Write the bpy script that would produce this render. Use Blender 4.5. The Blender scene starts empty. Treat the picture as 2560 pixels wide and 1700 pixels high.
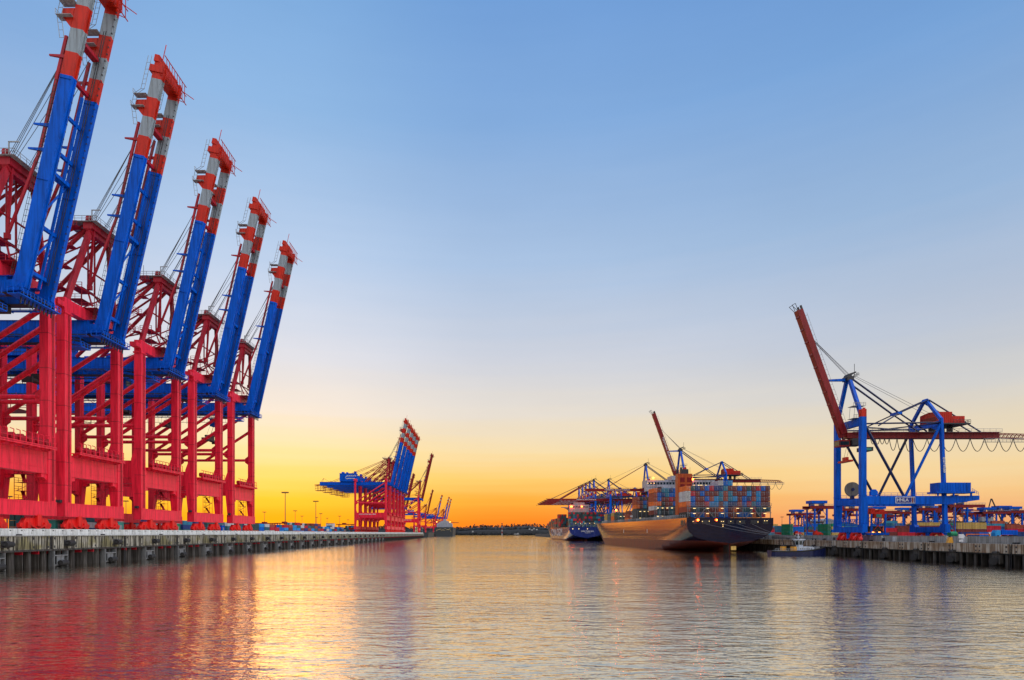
import bpy, bmesh, math, random
from mathutils import Vector, Matrix
R = math.radians
random.seed(7)
sc = bpy.context.scene
COL = sc.collection

# ------------------------------------------------------------------ camera
cam_d = bpy.data.cameras.new("camera")
cam_d.sensor_width = 36.0
cam_d.lens = 36.0 * 1521.0 / 2560.0
cam_d.shift_x = 70.0 / 2560.0
cam_d.shift_y = 483.0 / 2560.0
cam_d.clip_start = 0.5
cam_d.clip_end = 20000.0
cam = bpy.data.objects.new("camera", cam_d)
cam.location = (0, 0, 7.5)
cam.rotation_euler = (R(90), 0, 0)
COL.objects.link(cam)
sc.camera = cam
sc.render.resolution_x = 1024
sc.render.resolution_y = 680
sc.view_settings.view_transform = 'Standard'
sc.view_settings.look = 'None'
sc.view_settings.exposure = 0.0
sc.view_settings.gamma = 1.0

# ------------------------------------------------------------------ world: dusk sky
SUN_AZ = R(-20.0)      # measured from +Y towards +X
SUN_EL = R(2.0)
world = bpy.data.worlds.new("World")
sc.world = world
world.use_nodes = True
wn, wl = world.node_tree.nodes, world.node_tree.links
wn.clear()
def s2l(c):
    return tuple(((v/255.0)/12.92 if v/255.0 <= 0.04045 else ((v/255.0+0.055)/1.055)**2.4) for v in c)
def wnode(t, **kw):
    n = wn.new(t)
    for k, v in kw.items(): setattr(n, k, v)
    return n
def wmath(op, a, b=None, c=None, clamp=False):
    n = wn.new('ShaderNodeMath'); n.operation = op; n.use_clamp = clamp
    for i, v in enumerate((a, b, c)):
        if v is None: continue
        if isinstance(v, (int, float)): n.inputs[i].default_value = v
        else: wl.new(v, n.inputs[i])
    return n.outputs[0]
tc = wnode('ShaderNodeTexCoord')
sep = wnode('ShaderNodeSeparateXYZ'); wl.new(tc.outputs['Generated'], sep.inputs[0])
dx, dy, dz = sep.outputs
el = wmath('ARCSINE', dz)
el01 = wmath('DIVIDE', wmath('ABSOLUTE', el), R(60.0), clamp=True)
# thin streaks of high cloud low over the horizon
nz = wnode('ShaderNodeTexNoise'); nz.inputs['Scale'].default_value = 1.0; nz.inputs['Detail'].default_value = 3.0
mp = wnode('ShaderNodeMapping'); mp.inputs['Scale'].default_value = (2.0, 2.0, 60.0)
wl.new(tc.outputs['Generated'], mp.inputs[0]); wl.new(mp.outputs[0], nz.inputs['Vector'])
el_w = wmath('ADD', el01, wmath('MULTIPLY', wmath('SUBTRACT', nz.outputs['Fac'], 0.5), 0.030))
def ramp(stops, fac):
    r = wnode('ShaderNodeValToRGB')
    e = r.color_ramp.elements
    while len(e) < len(stops): e.new(0.5)
    for i, (p, c) in enumerate(stops):
        e[i].position = p / 60.0; e[i].color = s2l(c) + (1,)
    wl.new(fac, r.inputs[0]); return r.outputs[0]
glow = ramp([(0, (255, 142, 14)), (1.2, (255, 164, 18)), (3.0, (255, 196, 46)), (5.0, (254, 214, 104)), (7.5, (251, 226, 164)), (11, (243, 229, 212)),
             (16, (222, 224, 233)), (24, (184, 206, 235)), (34, (142, 182, 226)), (45, (112, 161, 216)), (60, (84, 140, 208))], el_w)
mid = ramp([(0, (255, 122, 32)), (1.2, (255, 136, 36)), (3.0, (254, 172, 60)), (5.0, (252, 204, 110)), (7.5, (246, 220, 168)), (11, (228, 219, 207)),
            (16, (203, 208, 220)), (24, (168, 193, 225)), (34, (130, 170, 219)), (45, (103, 151, 212)), (60, (78, 130, 204))], el_w)
away = ramp([(0, (234, 156, 106)), (1.2, (241, 175, 118)), (3.0, (246, 199, 136)), (5.0, (244, 214, 162)), (7.5, (234, 216, 184)), (11, (212, 210, 207)),
             (16, (186, 197, 215)), (24, (152, 182, 218)), (34, (116, 160, 213)), (45, (94, 142, 207)), (60, (72, 124, 198))], el_w)
hl = wmath('SQRT', wmath('ADD', wmath('MULTIPLY', dx, dx), wmath('MULTIPLY', dy, dy)))
hl = wmath('MAXIMUM', hl, 0.001)
cosd = wmath('DIVIDE', wmath('ADD', wmath('MULTIPLY', dx, math.sin(SUN_AZ)), wmath('MULTIPLY', dy, math.cos(SUN_AZ))), hl)
ang = wmath('ARCCOSINE', wmath('MINIMUM', wmath('MAXIMUM', cosd, -1.0), 1.0))
def mixc(f, a, b):
    m = wnode('ShaderNodeMix', data_type='RGBA')
    wl.new(f, m.inputs[0]); wl.new(a, m.inputs[6]); wl.new(b, m.inputs[7]); return m.outputs[2]
def srange(x, a, b):
    n = wnode('ShaderNodeMapRange', interpolation_type='SMOOTHSTEP')
    wl.new(x, n.inputs[0]); n.inputs[1].default_value = a; n.inputs[2].default_value = b; return n.outputs[0]
c1 = mixc(srange(ang, R(2), R(22)), glow, mid)
c2 = mixc(srange(ang, R(22), R(62)), c1, away)
# added fill: unseen sky behind the camera brightened to light the faces towards it
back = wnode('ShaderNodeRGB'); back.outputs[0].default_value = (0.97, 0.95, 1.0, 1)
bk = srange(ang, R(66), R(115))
# fill kept dim low down for dark reflections, strongest high up on the right
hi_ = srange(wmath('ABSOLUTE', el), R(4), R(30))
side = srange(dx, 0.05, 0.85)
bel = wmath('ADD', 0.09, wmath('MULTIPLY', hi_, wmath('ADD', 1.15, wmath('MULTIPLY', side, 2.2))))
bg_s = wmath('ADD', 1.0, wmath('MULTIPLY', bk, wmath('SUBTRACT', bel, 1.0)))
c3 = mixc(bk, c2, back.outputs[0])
vz = wnode('ShaderNodeTexNoise'); vz.inputs['Scale'].default_value = 2.2; vz.inputs['Detail'].default_value = 5.0; vz.inputs['Roughness'].default_value = 0.6
vm = wnode('ShaderNodeMapping'); vm.inputs['Scale'].default_value = (1.0, 1.0, 3.2)
wl.new(tc.outputs['Generated'], vm.inputs[0]); wl.new(vm.outputs[0], vz.inputs['Vector'])
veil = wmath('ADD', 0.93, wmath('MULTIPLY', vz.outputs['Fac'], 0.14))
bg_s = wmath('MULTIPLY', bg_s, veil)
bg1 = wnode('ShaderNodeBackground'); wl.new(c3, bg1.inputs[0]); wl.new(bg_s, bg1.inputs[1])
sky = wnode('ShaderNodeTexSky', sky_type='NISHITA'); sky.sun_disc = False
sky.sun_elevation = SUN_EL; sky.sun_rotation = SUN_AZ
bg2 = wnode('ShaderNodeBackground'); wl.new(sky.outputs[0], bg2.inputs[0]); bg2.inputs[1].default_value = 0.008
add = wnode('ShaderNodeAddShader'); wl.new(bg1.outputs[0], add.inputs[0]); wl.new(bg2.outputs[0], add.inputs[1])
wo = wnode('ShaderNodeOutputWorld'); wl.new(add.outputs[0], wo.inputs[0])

# ------------------------------------------------------------------ sun (just over the horizon, behind the left cranes)
sd = bpy.data.lights.new("sun", 'SUN'); sd.energy = 0.18; sd.angle = R(20); sd.color = (1.0, 0.36, 0.07)
sun = bpy.data.objects.new("sun", sd); COL.objects.link(sun)
sdir = Vector((math.sin(SUN_AZ)*math.cos(SUN_EL), math.cos(SUN_AZ)*math.cos(SUN_EL), math.sin(SUN_EL)))
sun.rotation_euler = (-sdir).to_track_quat('-Z', 'Y').to_euler()
sun.location = (-300, 800, 120)

# ------------------------------------------------------------------ materials
def new_mat(name):
    m = bpy.data.materials.new(name); m.use_nodes = True
    nt = m.node_tree
    return m, nt, nt.nodes['Principled BSDF']
def paint(name, col, rough=0.42, var=0.18, scale=0.35, streak=True, spec=0.5, metal=0.0, coat=0.0, grime=0.8):
    m, nt, b = new_mat(name)
    tcn = nt.nodes.new('ShaderNodeTexCoord')
    mpn = nt.nodes.new('ShaderNodeMapping')
    mpn.inputs['Scale'].default_value = (scale, scale, scale * (0.22 if streak else 1.0))
    nt.links.new(tcn.outputs['Object'], mpn.inputs[0])
    n = nt.nodes.new('ShaderNodeTexNoise'); n.inputs['Scale'].default_value = 2.2; n.inputs['Detail'].default_value = 5
    nt.links.new(mpn.outputs[0], n.inputs['Vector'])
    r = nt.nodes.new('ShaderNodeValToRGB')
    r.color_ramp.elements[0].position = 0.3; r.color_ramp.elements[1].position = 0.7
    lo = tuple(c * (1 - var) for c in col); hi = tuple(min(1, c * (1 + var * 0.6)) for c in col)
    r.color_ramp.elements[0].color = lo + (1,); r.color_ramp.elements[1].color = hi + (1,)
    nt.links.new(n.outputs['Fac'], r.inputs[0])
    mp2 = nt.nodes.new('ShaderNodeMapping'); mp2.inputs['Scale'].default_value = (1.1, 1.1, 0.09 if streak else 0.8)
    nt.links.new(tcn.outputs['Object'], mp2.inputs[0])
    n2 = nt.nodes.new('ShaderNodeTexNoise'); n2.inputs['Scale'].default_value = 1.5; n2.inputs['Detail'].default_value = 6; n2.inputs['Roughness'].default_value = 0.65
    nt.links.new(mp2.outputs[0], n2.inputs['Vector'])
    r2 = nt.nodes.new('ShaderNodeValToRGB'); r2.color_ramp.elements[0].position = 0.34; r2.color_ramp.elements[1].position = 0.56
    r2.color_ramp.elements[0].color = (0.52, 0.47, 0.44, 1); r2.color_ramp.elements[1].color = (1, 1, 1, 1)
    nt.links.new(n2.outputs['Fac'], r2.inputs[0])
    mg = nt.nodes.new('ShaderNodeMix'); mg.data_type = 'RGBA'; mg.blend_type = 'MULTIPLY'; mg.inputs[0].default_value = grime
    nt.links.new(r.outputs[0], mg.inputs[6]); nt.links.new(r2.outputs[0], mg.inputs[7])
    nt.links.new(mg.outputs[2], b.inputs['Base Color'])
    mr = nt.nodes.new('ShaderNodeMapRange'); mr.inputs[3].default_value = rough*0.85; mr.inputs[4].default_value = rough*1.3
    nt.links.new(n.outputs['Fac'], mr.inputs[0]); nt.links.new(mr.outputs[0], b.inputs['Roughness'])
    b.inputs['Specular IOR Level'].default_value = spec
    b.inputs['Metallic'].default_value = metal
    b.inputs['Coat Weight'].default_value = coat
    return m
def emit(name, col, s):
    m, nt, b = new_mat(name)
    b.inputs['Base Color'].default_value = col + (1,)
    b.inputs['Emission Color'].default_value = col + (1,)
    b.inputs['Emission Strength'].default_value = s
    return m
M = {}
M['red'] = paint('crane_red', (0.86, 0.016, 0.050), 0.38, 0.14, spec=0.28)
M['dred'] = paint('deep_red_shaded', (0.40, 0.009, 0.024), 0.42, 0.15, spec=0.3)  # darker copy of the crane red: backlit shade of the mast put into colour
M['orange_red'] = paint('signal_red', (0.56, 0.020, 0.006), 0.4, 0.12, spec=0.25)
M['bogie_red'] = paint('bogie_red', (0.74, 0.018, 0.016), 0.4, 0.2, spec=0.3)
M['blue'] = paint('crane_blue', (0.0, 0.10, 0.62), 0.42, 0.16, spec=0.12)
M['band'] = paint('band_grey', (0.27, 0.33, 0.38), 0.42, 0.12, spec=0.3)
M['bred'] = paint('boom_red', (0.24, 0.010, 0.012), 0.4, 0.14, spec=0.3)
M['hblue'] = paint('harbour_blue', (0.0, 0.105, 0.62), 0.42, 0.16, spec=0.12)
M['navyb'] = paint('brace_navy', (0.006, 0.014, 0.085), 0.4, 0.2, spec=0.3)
M['steel'] = paint('galvanised', (0.32, 0.34, 0.36), 0.5, 0.2, 1.0)
M['dark'] = paint('dark_steel', (0.025, 0.026, 0.032), 0.5, 0.3, 1.0)
M['rope'] = paint('wire_rope', (0.09, 0.095, 0.11), 0.6, 0.2, 1.0)
b_ = M['red'].node_tree.nodes['Principled BSDF']
b_.inputs['Sheen Weight'].default_value = 0.12; b_.inputs['Sheen Roughness'].default_value = 0.45; b_.inputs['Sheen Tint'].default_value = (1.0, 0.75, 0.78, 1)
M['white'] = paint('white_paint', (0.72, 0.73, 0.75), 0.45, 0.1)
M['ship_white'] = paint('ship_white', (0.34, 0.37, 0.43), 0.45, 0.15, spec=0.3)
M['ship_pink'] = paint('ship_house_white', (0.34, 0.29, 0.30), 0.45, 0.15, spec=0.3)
M['frame'] = paint('lashing_steel', (0.16, 0.17, 0.19), 0.5, 0.2, 1.0)
M['rubber'] = paint('black_rubber', (0.02, 0.02, 0.022), 0.75, 0.3, 1.0)
M['glass'] = paint('dark_glass', (0.015, 0.03, 0.04), 0.12, 0.1, 1.0)
M['teal'] = paint('teal_cab', (0.03, 0.26, 0.22), 0.4, 0.2)
M['yellow'] = paint('yellow_paint', (0.75, 0.36, 0.03), 0.45, 0.12)
M['orange'] = paint('orange_paint', (0.72, 0.16, 0.02), 0.45, 0.14)
M['grey'] = paint('grey_paint', (0.30, 0.32, 0.34), 0.5, 0.15)
M['mast'] = paint('mast_steel', (0.20, 0.08, 0.06), 0.5, 0.2)
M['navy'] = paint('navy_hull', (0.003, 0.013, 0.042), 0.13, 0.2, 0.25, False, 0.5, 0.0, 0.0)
M['bluehull'] = paint('blue_hull', (0.006, 0.022, 0.17), 0.24, 0.15, 0.1, True, 0.5, 0.0, 0.6)
M['boot'] = paint('boot_topping', (0.17, 0.028, 0.02), 0.5, 0.4, 0.5)
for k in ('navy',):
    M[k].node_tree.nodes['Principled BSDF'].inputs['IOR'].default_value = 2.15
    M[k].node_tree.nodes['Principled BSDF'].inputs['Specular Tint'].default_value = (1.0, 0.55, 0.22, 1)  # orange put into the reflections to paint sunset glow on the hull side
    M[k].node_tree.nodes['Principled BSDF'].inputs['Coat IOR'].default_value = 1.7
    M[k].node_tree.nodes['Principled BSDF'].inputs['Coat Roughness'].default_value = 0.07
def plates(m):
    nt = m.node_tree; b = nt.nodes['Principled BSDF']
    t_ = nt.nodes.new('ShaderNodeTexCoord'); sp_ = nt.nodes.new('ShaderNodeSeparateXYZ'); cb_ = nt.nodes.new('ShaderNodeCombineXYZ')
    nt.links.new(t_.outputs['Object'], sp_.inputs[0]); nt.links.new(sp_.outputs[1], cb_.inputs[0]); nt.links.new(sp_.outputs[2], cb_.inputs[1])
    br_ = nt.nodes.new('ShaderNodeTexBrick'); br_.inputs['Scale'].default_value = 1.0
    br_.inputs['Brick Width'].default_value = 9.0; br_.inputs['Row Height'].default_value = 1.9; br_.inputs['Mortar Size'].default_value = 0.06; br_.inputs['Mortar Smooth'].default_value = 0.6
    nt.links.new(cb_.outputs[0], br_.inputs['Vector'])
    nn = nt.nodes.new('ShaderNodeTexNoise'); nn.inputs['Scale'].default_value = 1.0; nn.inputs['Detail'].default_value = 3
    mm = nt.nodes.new('ShaderNodeMapping'); mm.inputs['Scale'].default_value = (0.3, 0.06, 1.2)
    nt.links.new(t_.outputs['Object'], mm.inputs[0]); nt.links.new(mm.outputs[0], nn.inputs['Vector'])
    ad = nt.nodes.new('ShaderNodeMath'); ad.operation = 'MULTIPLY_ADD'
    nt.links.new(nn.outputs['Fac'], ad.inputs[0]); ad.inputs[1].default_value = 0.9; nt.links.new(br_.outputs['Fac'], ad.inputs[2])
    bp = nt.nodes.new('ShaderNodeBump'); bp.inputs['Strength'].default_value = 0.16; bp.inputs['Distance'].default_value = 0.05
    nt.links.new(ad.outputs[0], bp.inputs['Height']); nt.links.new(bp.outputs[0], b.inputs['Normal'])
plates(M['navy']); plates(M['bluehull'])
M['funnel_paint'] = paint('funnel_paint', (0.46, 0.075, 0.012), 0.45, 0.14, spec=0.3)
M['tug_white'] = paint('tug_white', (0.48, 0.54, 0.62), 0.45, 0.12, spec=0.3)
M['seam'] = paint('weld_seam', (0.30, 0.006, 0.016), 0.5, 0.2)
M['darkwall'] = paint('engine_wall', (0.05, 0.055, 0.06), 0.7, 0.2)
M['lamp_orange'] = emit('lamp_orange', (1.0, 0.09, 0.008), 40)
M['lamp_yellow'] = emit('lamp_yellow', (1.0, 0.70, 0.26), 1.7)
M['lamp_warm'] = emit('lamp_warm', (1.0, 0.34, 0.06), 5)

def concrete(name, base, stain, moss, streaks=1.0, scale=0.5):
    m, nt, b = new_mat(name)
    L = nt.links
    t = nt.nodes.new('ShaderNodeTexCoord')
    def noise(sc3, s, d=6):
        mp_ = nt.nodes.new('ShaderNodeMapping'); mp_.inputs['Scale'].default_value = sc3
        L.new(t.outputs['Object'], mp_.inputs[0])
        n_ = nt.nodes.new('ShaderNodeTexNoise'); n_.inputs['Scale'].default_value = s; n_.inputs['Detail'].default_value = d
        L.new(mp_.outputs[0], n_.inputs['Vector']); return n_.outputs['Fac']
    def cr(f, p0, p1, c0, c1):
        r_ = nt.nodes.new('ShaderNodeValToRGB'); e = r_.color_ramp.elements
        e[0].position = p0; e[1].position = p1; e[0].color = c0 + (1,); e[1].color = c1 + (1,)
        L.new(f, r_.inputs[0]); return r_.outputs[0]
    def mx(f, a, bb, mode='MIX'):
        x = nt.nodes.new('ShaderNodeMix'); x.data_type = 'RGBA'; x.blend_type = mode
        if isinstance(f, float): x.inputs[0].default_value = f
        else: L.new(f, x.inputs[0])
        L.new(a, x.inputs[6]); L.new(bb, x.inputs[7]); return x.outputs[2]
    base_c = cr(noise((1, 1, 1), scale), 0.3, 0.72, tuple(c*0.72 for c in base), base)
    st = noise((1.6, 1.6, 0.10), 1.4, 4)
    stc = cr(st, 0.42, 0.56, (1, 1, 1), stain)
    c = mx(streaks, base_c, stc, 'MULTIPLY')
    mo = cr(noise((0.16, 0.16, 0.3), 1.0, 3), 0.50, 0.64, (1, 1, 1), moss)
    c = mx(0.9, c, mo, 'MULTIPLY')
    fine = cr(noise((3, 3, 3), 2.0, 4), 0.25, 0.75, (0.72, 0.72, 0.72), (1.1, 1.1, 1.1))
    c = mx(0.7, c, fine, 'MULTIPLY')
    L.new(c, b.inputs['Base Color']); b.inputs['Roughness'].default_value = 0.85
    bp = nt.nodes.new('ShaderNodeBump'); bp.inputs['Strength'].default_value = 0.4; bp.inputs['Distance'].default_value = 0.06
    L.new(noise((1, 1, 1), 4.0), bp.inputs['Height']); L.new(bp.outputs[0], b.inputs['Normal'])
    return m
M['stained'] = concrete('stained_concrete', (0.42, 0.40, 0.33), (0.10, 0.09, 0.07), (0.60, 0.56, 0.28), 1.0)
M['pale'] = concrete('painted_concrete', (0.74, 0.77, 0.77), (0.72, 0.72, 0.70), (0.9, 0.9, 0.88), 0.6)
M['rusty'] = concrete('rusty_concrete', (0.50, 0.45, 0.37), (0.40, 0.29, 0.20), (0.75, 0.62, 0.50), 0.9)
M['wall'] = concrete('flood_wall_concrete', (0.46, 0.46, 0.43), (0.55, 0.54, 0.52), (0.8, 0.8, 0.78), 0.7)
M['fend'] = paint('fender_steel', (0.16, 0.17, 0.18), 0.5, 0.3, 1.0)
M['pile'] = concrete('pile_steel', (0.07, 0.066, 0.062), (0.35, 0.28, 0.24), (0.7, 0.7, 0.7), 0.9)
M['piledark'] = concrete('underdeck_dark', (0.014, 0.014, 0.015), (0.4, 0.4, 0.4), (0.8, 0.8, 0.8), 0.8)  # under-deck darkness put into the base colour, near black
M['reel'] = paint('reel_grey', (0.13, 0.12, 0.11), 0.6, 0.2)
M['ground'] = concrete('quay_paving', (0.16, 0.155, 0.15), (0.7, 0.7, 0.7), (0.9, 0.9, 0.9), 0.4)
M['asphalt'] = concrete('yard_asphalt', (0.07, 0.07, 0.07), (0.7, 0.7, 0.7), (0.9, 0.9, 0.9), 0.4)

# ------------------------------------------------------------------ mesh helpers
class MB:
    def __init__(s): s.v = []; s.f = []; s.m = []
    def add(s, vs, fs, mi=0):
        o = len(s.v); s.v += [tuple(p) for p in vs]
        for f in fs: s.f.append(tuple(i + o for i in f)); s.m.append(mi)
        return s
    def box(s, x0, x1, y0, y1, z0, z1, mi=0):
        vs = [(x0,y0,z0),(x1,y0,z0),(x1,y1,z0),(x0,y1,z0),(x0,y0,z1),(x1,y0,z1),(x1,y1,z1),(x0,y1,z1)]
        return s.add(vs, [(0,3,2,1),(4,5,6,7),(0,1,5,4),(1,2,6,5),(2,3,7,6),(3,0,4,7)], mi)
    def beam(s, p, q, w, h=None, mi=0, ref=(0, 0, 1), w2=None, h2=None):
        h = w if h is None else h
        p, q = Vector(p), Vector(q); d = (q - p).normalized()
        r = Vector(ref)
        if abs(d.dot(r)) > 0.97: r = Vector((1, 0, 0))
        a = d.cross(r).normalized(); b = a.cross(d).normalized()
        vs = []
        for c, ww, hh in ((p, w, h), (q, w2 or w, h2 or h)):
            for i, j in ((-1,-1),(1,-1),(1,1),(-1,1)): vs.append(c + a*(i*ww/2) + b*(j*hh/2))
        return s.add(vs, [(0,3,2,1),(4,5,6,7),(0,1,5,4),(1,2,6,5),(2,3,7,6),(3,0,4,7)], mi)
    def tube(s, p, q, r, n=8, mi=0, r2=None):
        p, q = Vector(p), Vector(q); d = (q - p).normalized()
        ref = Vector((0, 0, 1)) if abs(d.z) < 0.97 else Vector((1, 0, 0))
        a = d.cross(ref).normalized(); b = a.cross(d).normalized()
        r2 = r if r2 is None else r2
        vs = []
        for c, rr in ((p, r), (q, r2)):
            for i in range(n):
                t = 2*math.pi*i/n; vs.append(c + a*(rr*math.cos(t)) + b*(rr*math.sin(t)))
        fs = [(i, (i+1) % n, n+(i+1) % n, n+i) for i in range(n)] + [tuple(range(n-1, -1, -1)), tuple(range(n, 2*n))]
        return s.add(vs, fs, mi)
    def path(s, pts, r, n=5, mi=0):
        for a, b in zip(pts, pts[1:]): s.tube(a, b, r, n, mi)
        return s
    def prism_y(s, poly, y0, y1, mi=0):      # polygon in x,z extruded along y
        n = len(poly)
        vs = [(x, y0, z) for x, z in poly] + [(x, y1, z) for x, z in poly]
        return s.add(vs, [tuple(range(n)), tuple(range(2*n-1, n-1, -1))] + [(i, n+i, n+(i+1) % n, (i+1) % n) for i in range(n)], mi)
    def prism_x(s, poly, x0, x1, mi=0):      # polygon in y,z extruded along x
        n = len(poly)
        vs = [(x0, y, z) for y, z in poly] + [(x1, y, z) for y, z in poly]
        return s.add(vs, [tuple(range(n-1, -1, -1)), tuple(range(n, 2*n))] + [(i, (i+1) % n, n+(i+1) % n, n+i) for i in range(n)], mi)
    def rail(s, pts, h=1.1, r=0.045, step=2.0, mi=0):      # hand rail along a polyline
        for a, b in zip(pts, pts[1:]):
            a, b = Vector(a), Vector(b); L = (b - a).length; up = Vector((0, 0, h))
            s.tube(a + up, b + up, r, 4, mi); s.tube(a + up*0.5, b + up*0.5, r*0.8, 4, mi)
            k = max(1, int(L/step))
            for i in range(k + 1):
                c = a.lerp(b, i/k); s.tube(c, c + up, r, 4, mi)
        return s
    def ball(s, c, r, mi=0, n=8):
        vs = []; fs = []
        for i in range(n//2 + 1):
            ph = math.pi*i/(n//2)
            for j in range(n):
                t = 2*math.pi*j/n
                vs.append((c[0]+r*math.sin(ph)*math.cos(t), c[1]+r*math.sin(ph)*math.sin(t), c[2]+r*math.cos(ph)))
        for i in range(n//2):
            for j in range(n): fs.append((i*n+j, (i+1)*n+j, (i+1)*n+(j+1) % n, i*n+(j+1) % n))
        return s.add(vs, fs, mi)
    def build(s, name, mats, parent=None, loc=None, weld=False):
        me = bpy.data.meshes.new(name); me.from_pydata(s.v, [], s.f); me.update()
        if not isinstance(mats, (list, tuple)): mats = [mats]
        for m in mats: me.materials.append(M[m] if isinstance(m, str) else m)
        if len(mats) > 1: me.polygons.foreach_set('material_index', s.m)
        bm = bmesh.new(); bm.from_mesh(me)
        if weld: bmesh.ops.remove_doubles(bm, verts=bm.verts, dist=0.01)
        bmesh.ops.recalc_face_normals(bm, faces=bm.faces); bm.to_mesh(me); bm.free()
        o = bpy.data.objects.new(name, me); COL.objects.link(o)
        if parent: o.parent = parent
        if loc: o.location = loc
        return o
def empty(name, loc, rz=0.0, scale=1.0):
    o = bpy.data.objects.new(name, None); COL.objects.link(o)
    o.location = loc; o.rotation_euler = (0, 0, rz); o.scale = (scale,)*3; o.empty_display_size = 1.0
    return o
def tag(o, label, cat, group=None, kind=None):
    if label and len(label.split()) > 16: print('LONG', len(label.split()), label)
    if kind is None: o['kind'] = 'thing'
    if label: o['label'] = label
    if cat: o['category'] = cat
    if group: o['group'] = group
    if kind: o['kind'] = kind
    return o
KIDS = {}
def kids(o): return [c for c in o.children]
def copy_tree(o, parent=None):
    c = o.copy(); COL.objects.link(c)
    if parent is not None: c.parent = parent
    for ch in list(o.children): copy_tree(ch, c)
    return c
def text(s, size, mat, parent, origin, xdir, ydir, name='lettering', sx=1.0, align='CENTER', ext=0.03):
    cu = bpy.data.curves.new(name, 'FONT'); cu.body = s; cu.size = size; cu.align_x = align; cu.align_y = 'CENTER'
    cu.extrude = ext; cu.offset = size*0.012
    t = bpy.data.objects.new(name, cu); COL.objects.link(t)
    bpy.context.view_layer.update()
    dg = bpy.context.evaluated_depsgraph_get()
    me = bpy.data.meshes.new_from_object(t.evaluated_get(dg))
    bpy.data.objects.remove(t); bpy.data.curves.remove(cu)
    me.materials.clear(); me.materials.append(M[mat])
    o = bpy.data.objects.new(name, me); COL.objects.link(o)
    if parent: o.parent = parent
    x = Vector(xdir).normalized(); y = Vector(ydir).normalized(); z = x.cross(y)
    mt = Matrix((( x.x*sx, y.x, z.x, origin[0]), (x.y*sx, y.y, z.y, origin[1]), (x.z*sx, y.z, z.z, origin[2]), (0, 0, 0, 1)))
    o.matrix_local = mt
    return o
ORD = ['first','second','third','fourth','fifth','sixth','seventh','eighth','ninth','tenth','eleventh','twelfth','thirteenth','fourteenth',
       'fifteenth','sixteenth','seventeenth','eighteenth','nineteenth','twentieth']
TENS = {2: 'twenty', 3: 'thirty', 4: 'forty', 5: 'fifty'}
def ordn(i):           # 0-based
    if i < 20: return ORD[i]
    t, u = divmod(i + 1, 10)
    return TENS[t] + '-' + ORD[u-1] if u else {3: 'thirtieth', 4: 'fortieth', 5: 'fiftieth'}[t]
def PX(u, Y): return (u - 1210.0) * Y / 1521.0
def PZ(v, Y): return 7.5 + (1333.0 - v) * Y / 1521.0

# ------------------------------------------------------------------ setting: water and ground
def water_mat():
    m, nt, b = new_mat('harbour_water'); L = nt.links
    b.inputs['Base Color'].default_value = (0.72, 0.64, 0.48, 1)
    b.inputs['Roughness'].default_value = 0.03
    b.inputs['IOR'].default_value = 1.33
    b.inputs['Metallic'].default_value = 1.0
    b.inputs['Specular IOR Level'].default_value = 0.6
    t = nt.nodes.new('ShaderNodeTexCoord')
    def noise(sc3, s, d, rough=0.5, dist=0.0):
        mp_ = nt.nodes.new('ShaderNodeMapping'); mp_.inputs['Scale'].default_value = sc3; mp_.inputs['Rotation'].default_value = (0, 0, R(5))
        L.new(t.outputs['Object'], mp_.inputs[0])
        n_ = nt.nodes.new('ShaderNodeTexNoise'); n_.inputs['Scale'].default_value = s; n_.inputs['Detail'].default_value = d
        n_.inputs['Roughness'].default_value = rough; n_.inputs['Distortion'].default_value = dist
        L.new(mp_.outputs[0], n_.inputs['Vector']); return n_.outputs['Fac']
    def ma(op, a, bb):
        n_ = nt.nodes.new('ShaderNodeMath'); n_.operation = op
        for i, v in enumerate((a, bb)):
            if isinstance(v, (int, float)): n_.inputs[i].default_value = v
            else: L.new(v, n_.inputs[i])
        return n_.outputs[0]
    h = ma('ADD', ma('MULTIPLY', noise((0.42, 0.85, 1), 0.8, 2, 0.5, 0.5), 2.2), ma('MULTIPLY', noise((0.4, 1.2, 1), 1.9, 2, 0.5, 0.8), 0.9))
    h = ma('ADD', h, ma('MULTIPLY', noise((0.5, 1.25, 1), 5.0, 2, 0.5), 0.30))
    h = ma('ADD', h, ma('MULTIPLY', noise((0.4, 1.2, 1), 0.22, 2), 2.2))
    patch = noise((0.25, 1.0, 1), 0.03, 3)
    mr = nt.nodes.new('ShaderNodeMapRange'); mr.inputs[1].default_value = 0.35; mr.inputs[2].default_value = 0.68
    mr.inputs[3].default_value = 0.6; mr.inputs[4].default_value = 1.3
    L.new(patch, mr.inputs[0])
    bp = nt.nodes.new('ShaderNodeBump'); bp.inputs['Distance'].default_value = 0.06
    L.new(mr.outputs[0], bp.inputs['Strength'])
    L.new(h, bp.inputs['Height']); L.new(bp.outputs[0], b.inputs['Normal'])
    return m
M['water'] = water_mat()
def sheet(name, x0, x1, y0, y1, z, mat):
    return MB().add([(x0,y0,z),(x1,y0,z),(x1,y1,z),(x0,y1,z)], [(0,1,2,3)]).build(name, mat)
tag(sheet('water', -6000, 6000, -300, 12000, 0.0, 'water'), 'rippled harbour water reflecting the sunset between the two quays', 'water', kind='structure')
LX = -97.3     # face of the left quay
RX = 119.5     # face of the right quay
tag(MB().box(-2500, LX-1.3, 40, 1000, 3.65, 7.4).build('quay_deck', 'ground'), 'grey paved quay deck under the red cranes', 'quay', kind='structure')
tag(MB().box(-2500, -128, 1000.5, 2600, -2, 7.0).build('far_quay', 'ground'), 'far quay beyond the end of the left quay wall', 'quay', kind='structure')
tag(MB().box(RX+1.0, 126.2, 40, 1100, 2.65, 4.95).build('quay_apron', 'ground'), 'low concrete apron in front of the right flood wall', 'quay', kind='structure')
tag(MB().box(126.3, 2500, 40, 1500, -2, 6.0).build('container_yard', 'asphalt'), 'asphalt container yard behind the right flood wall', 'yard', kind='structure')

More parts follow.
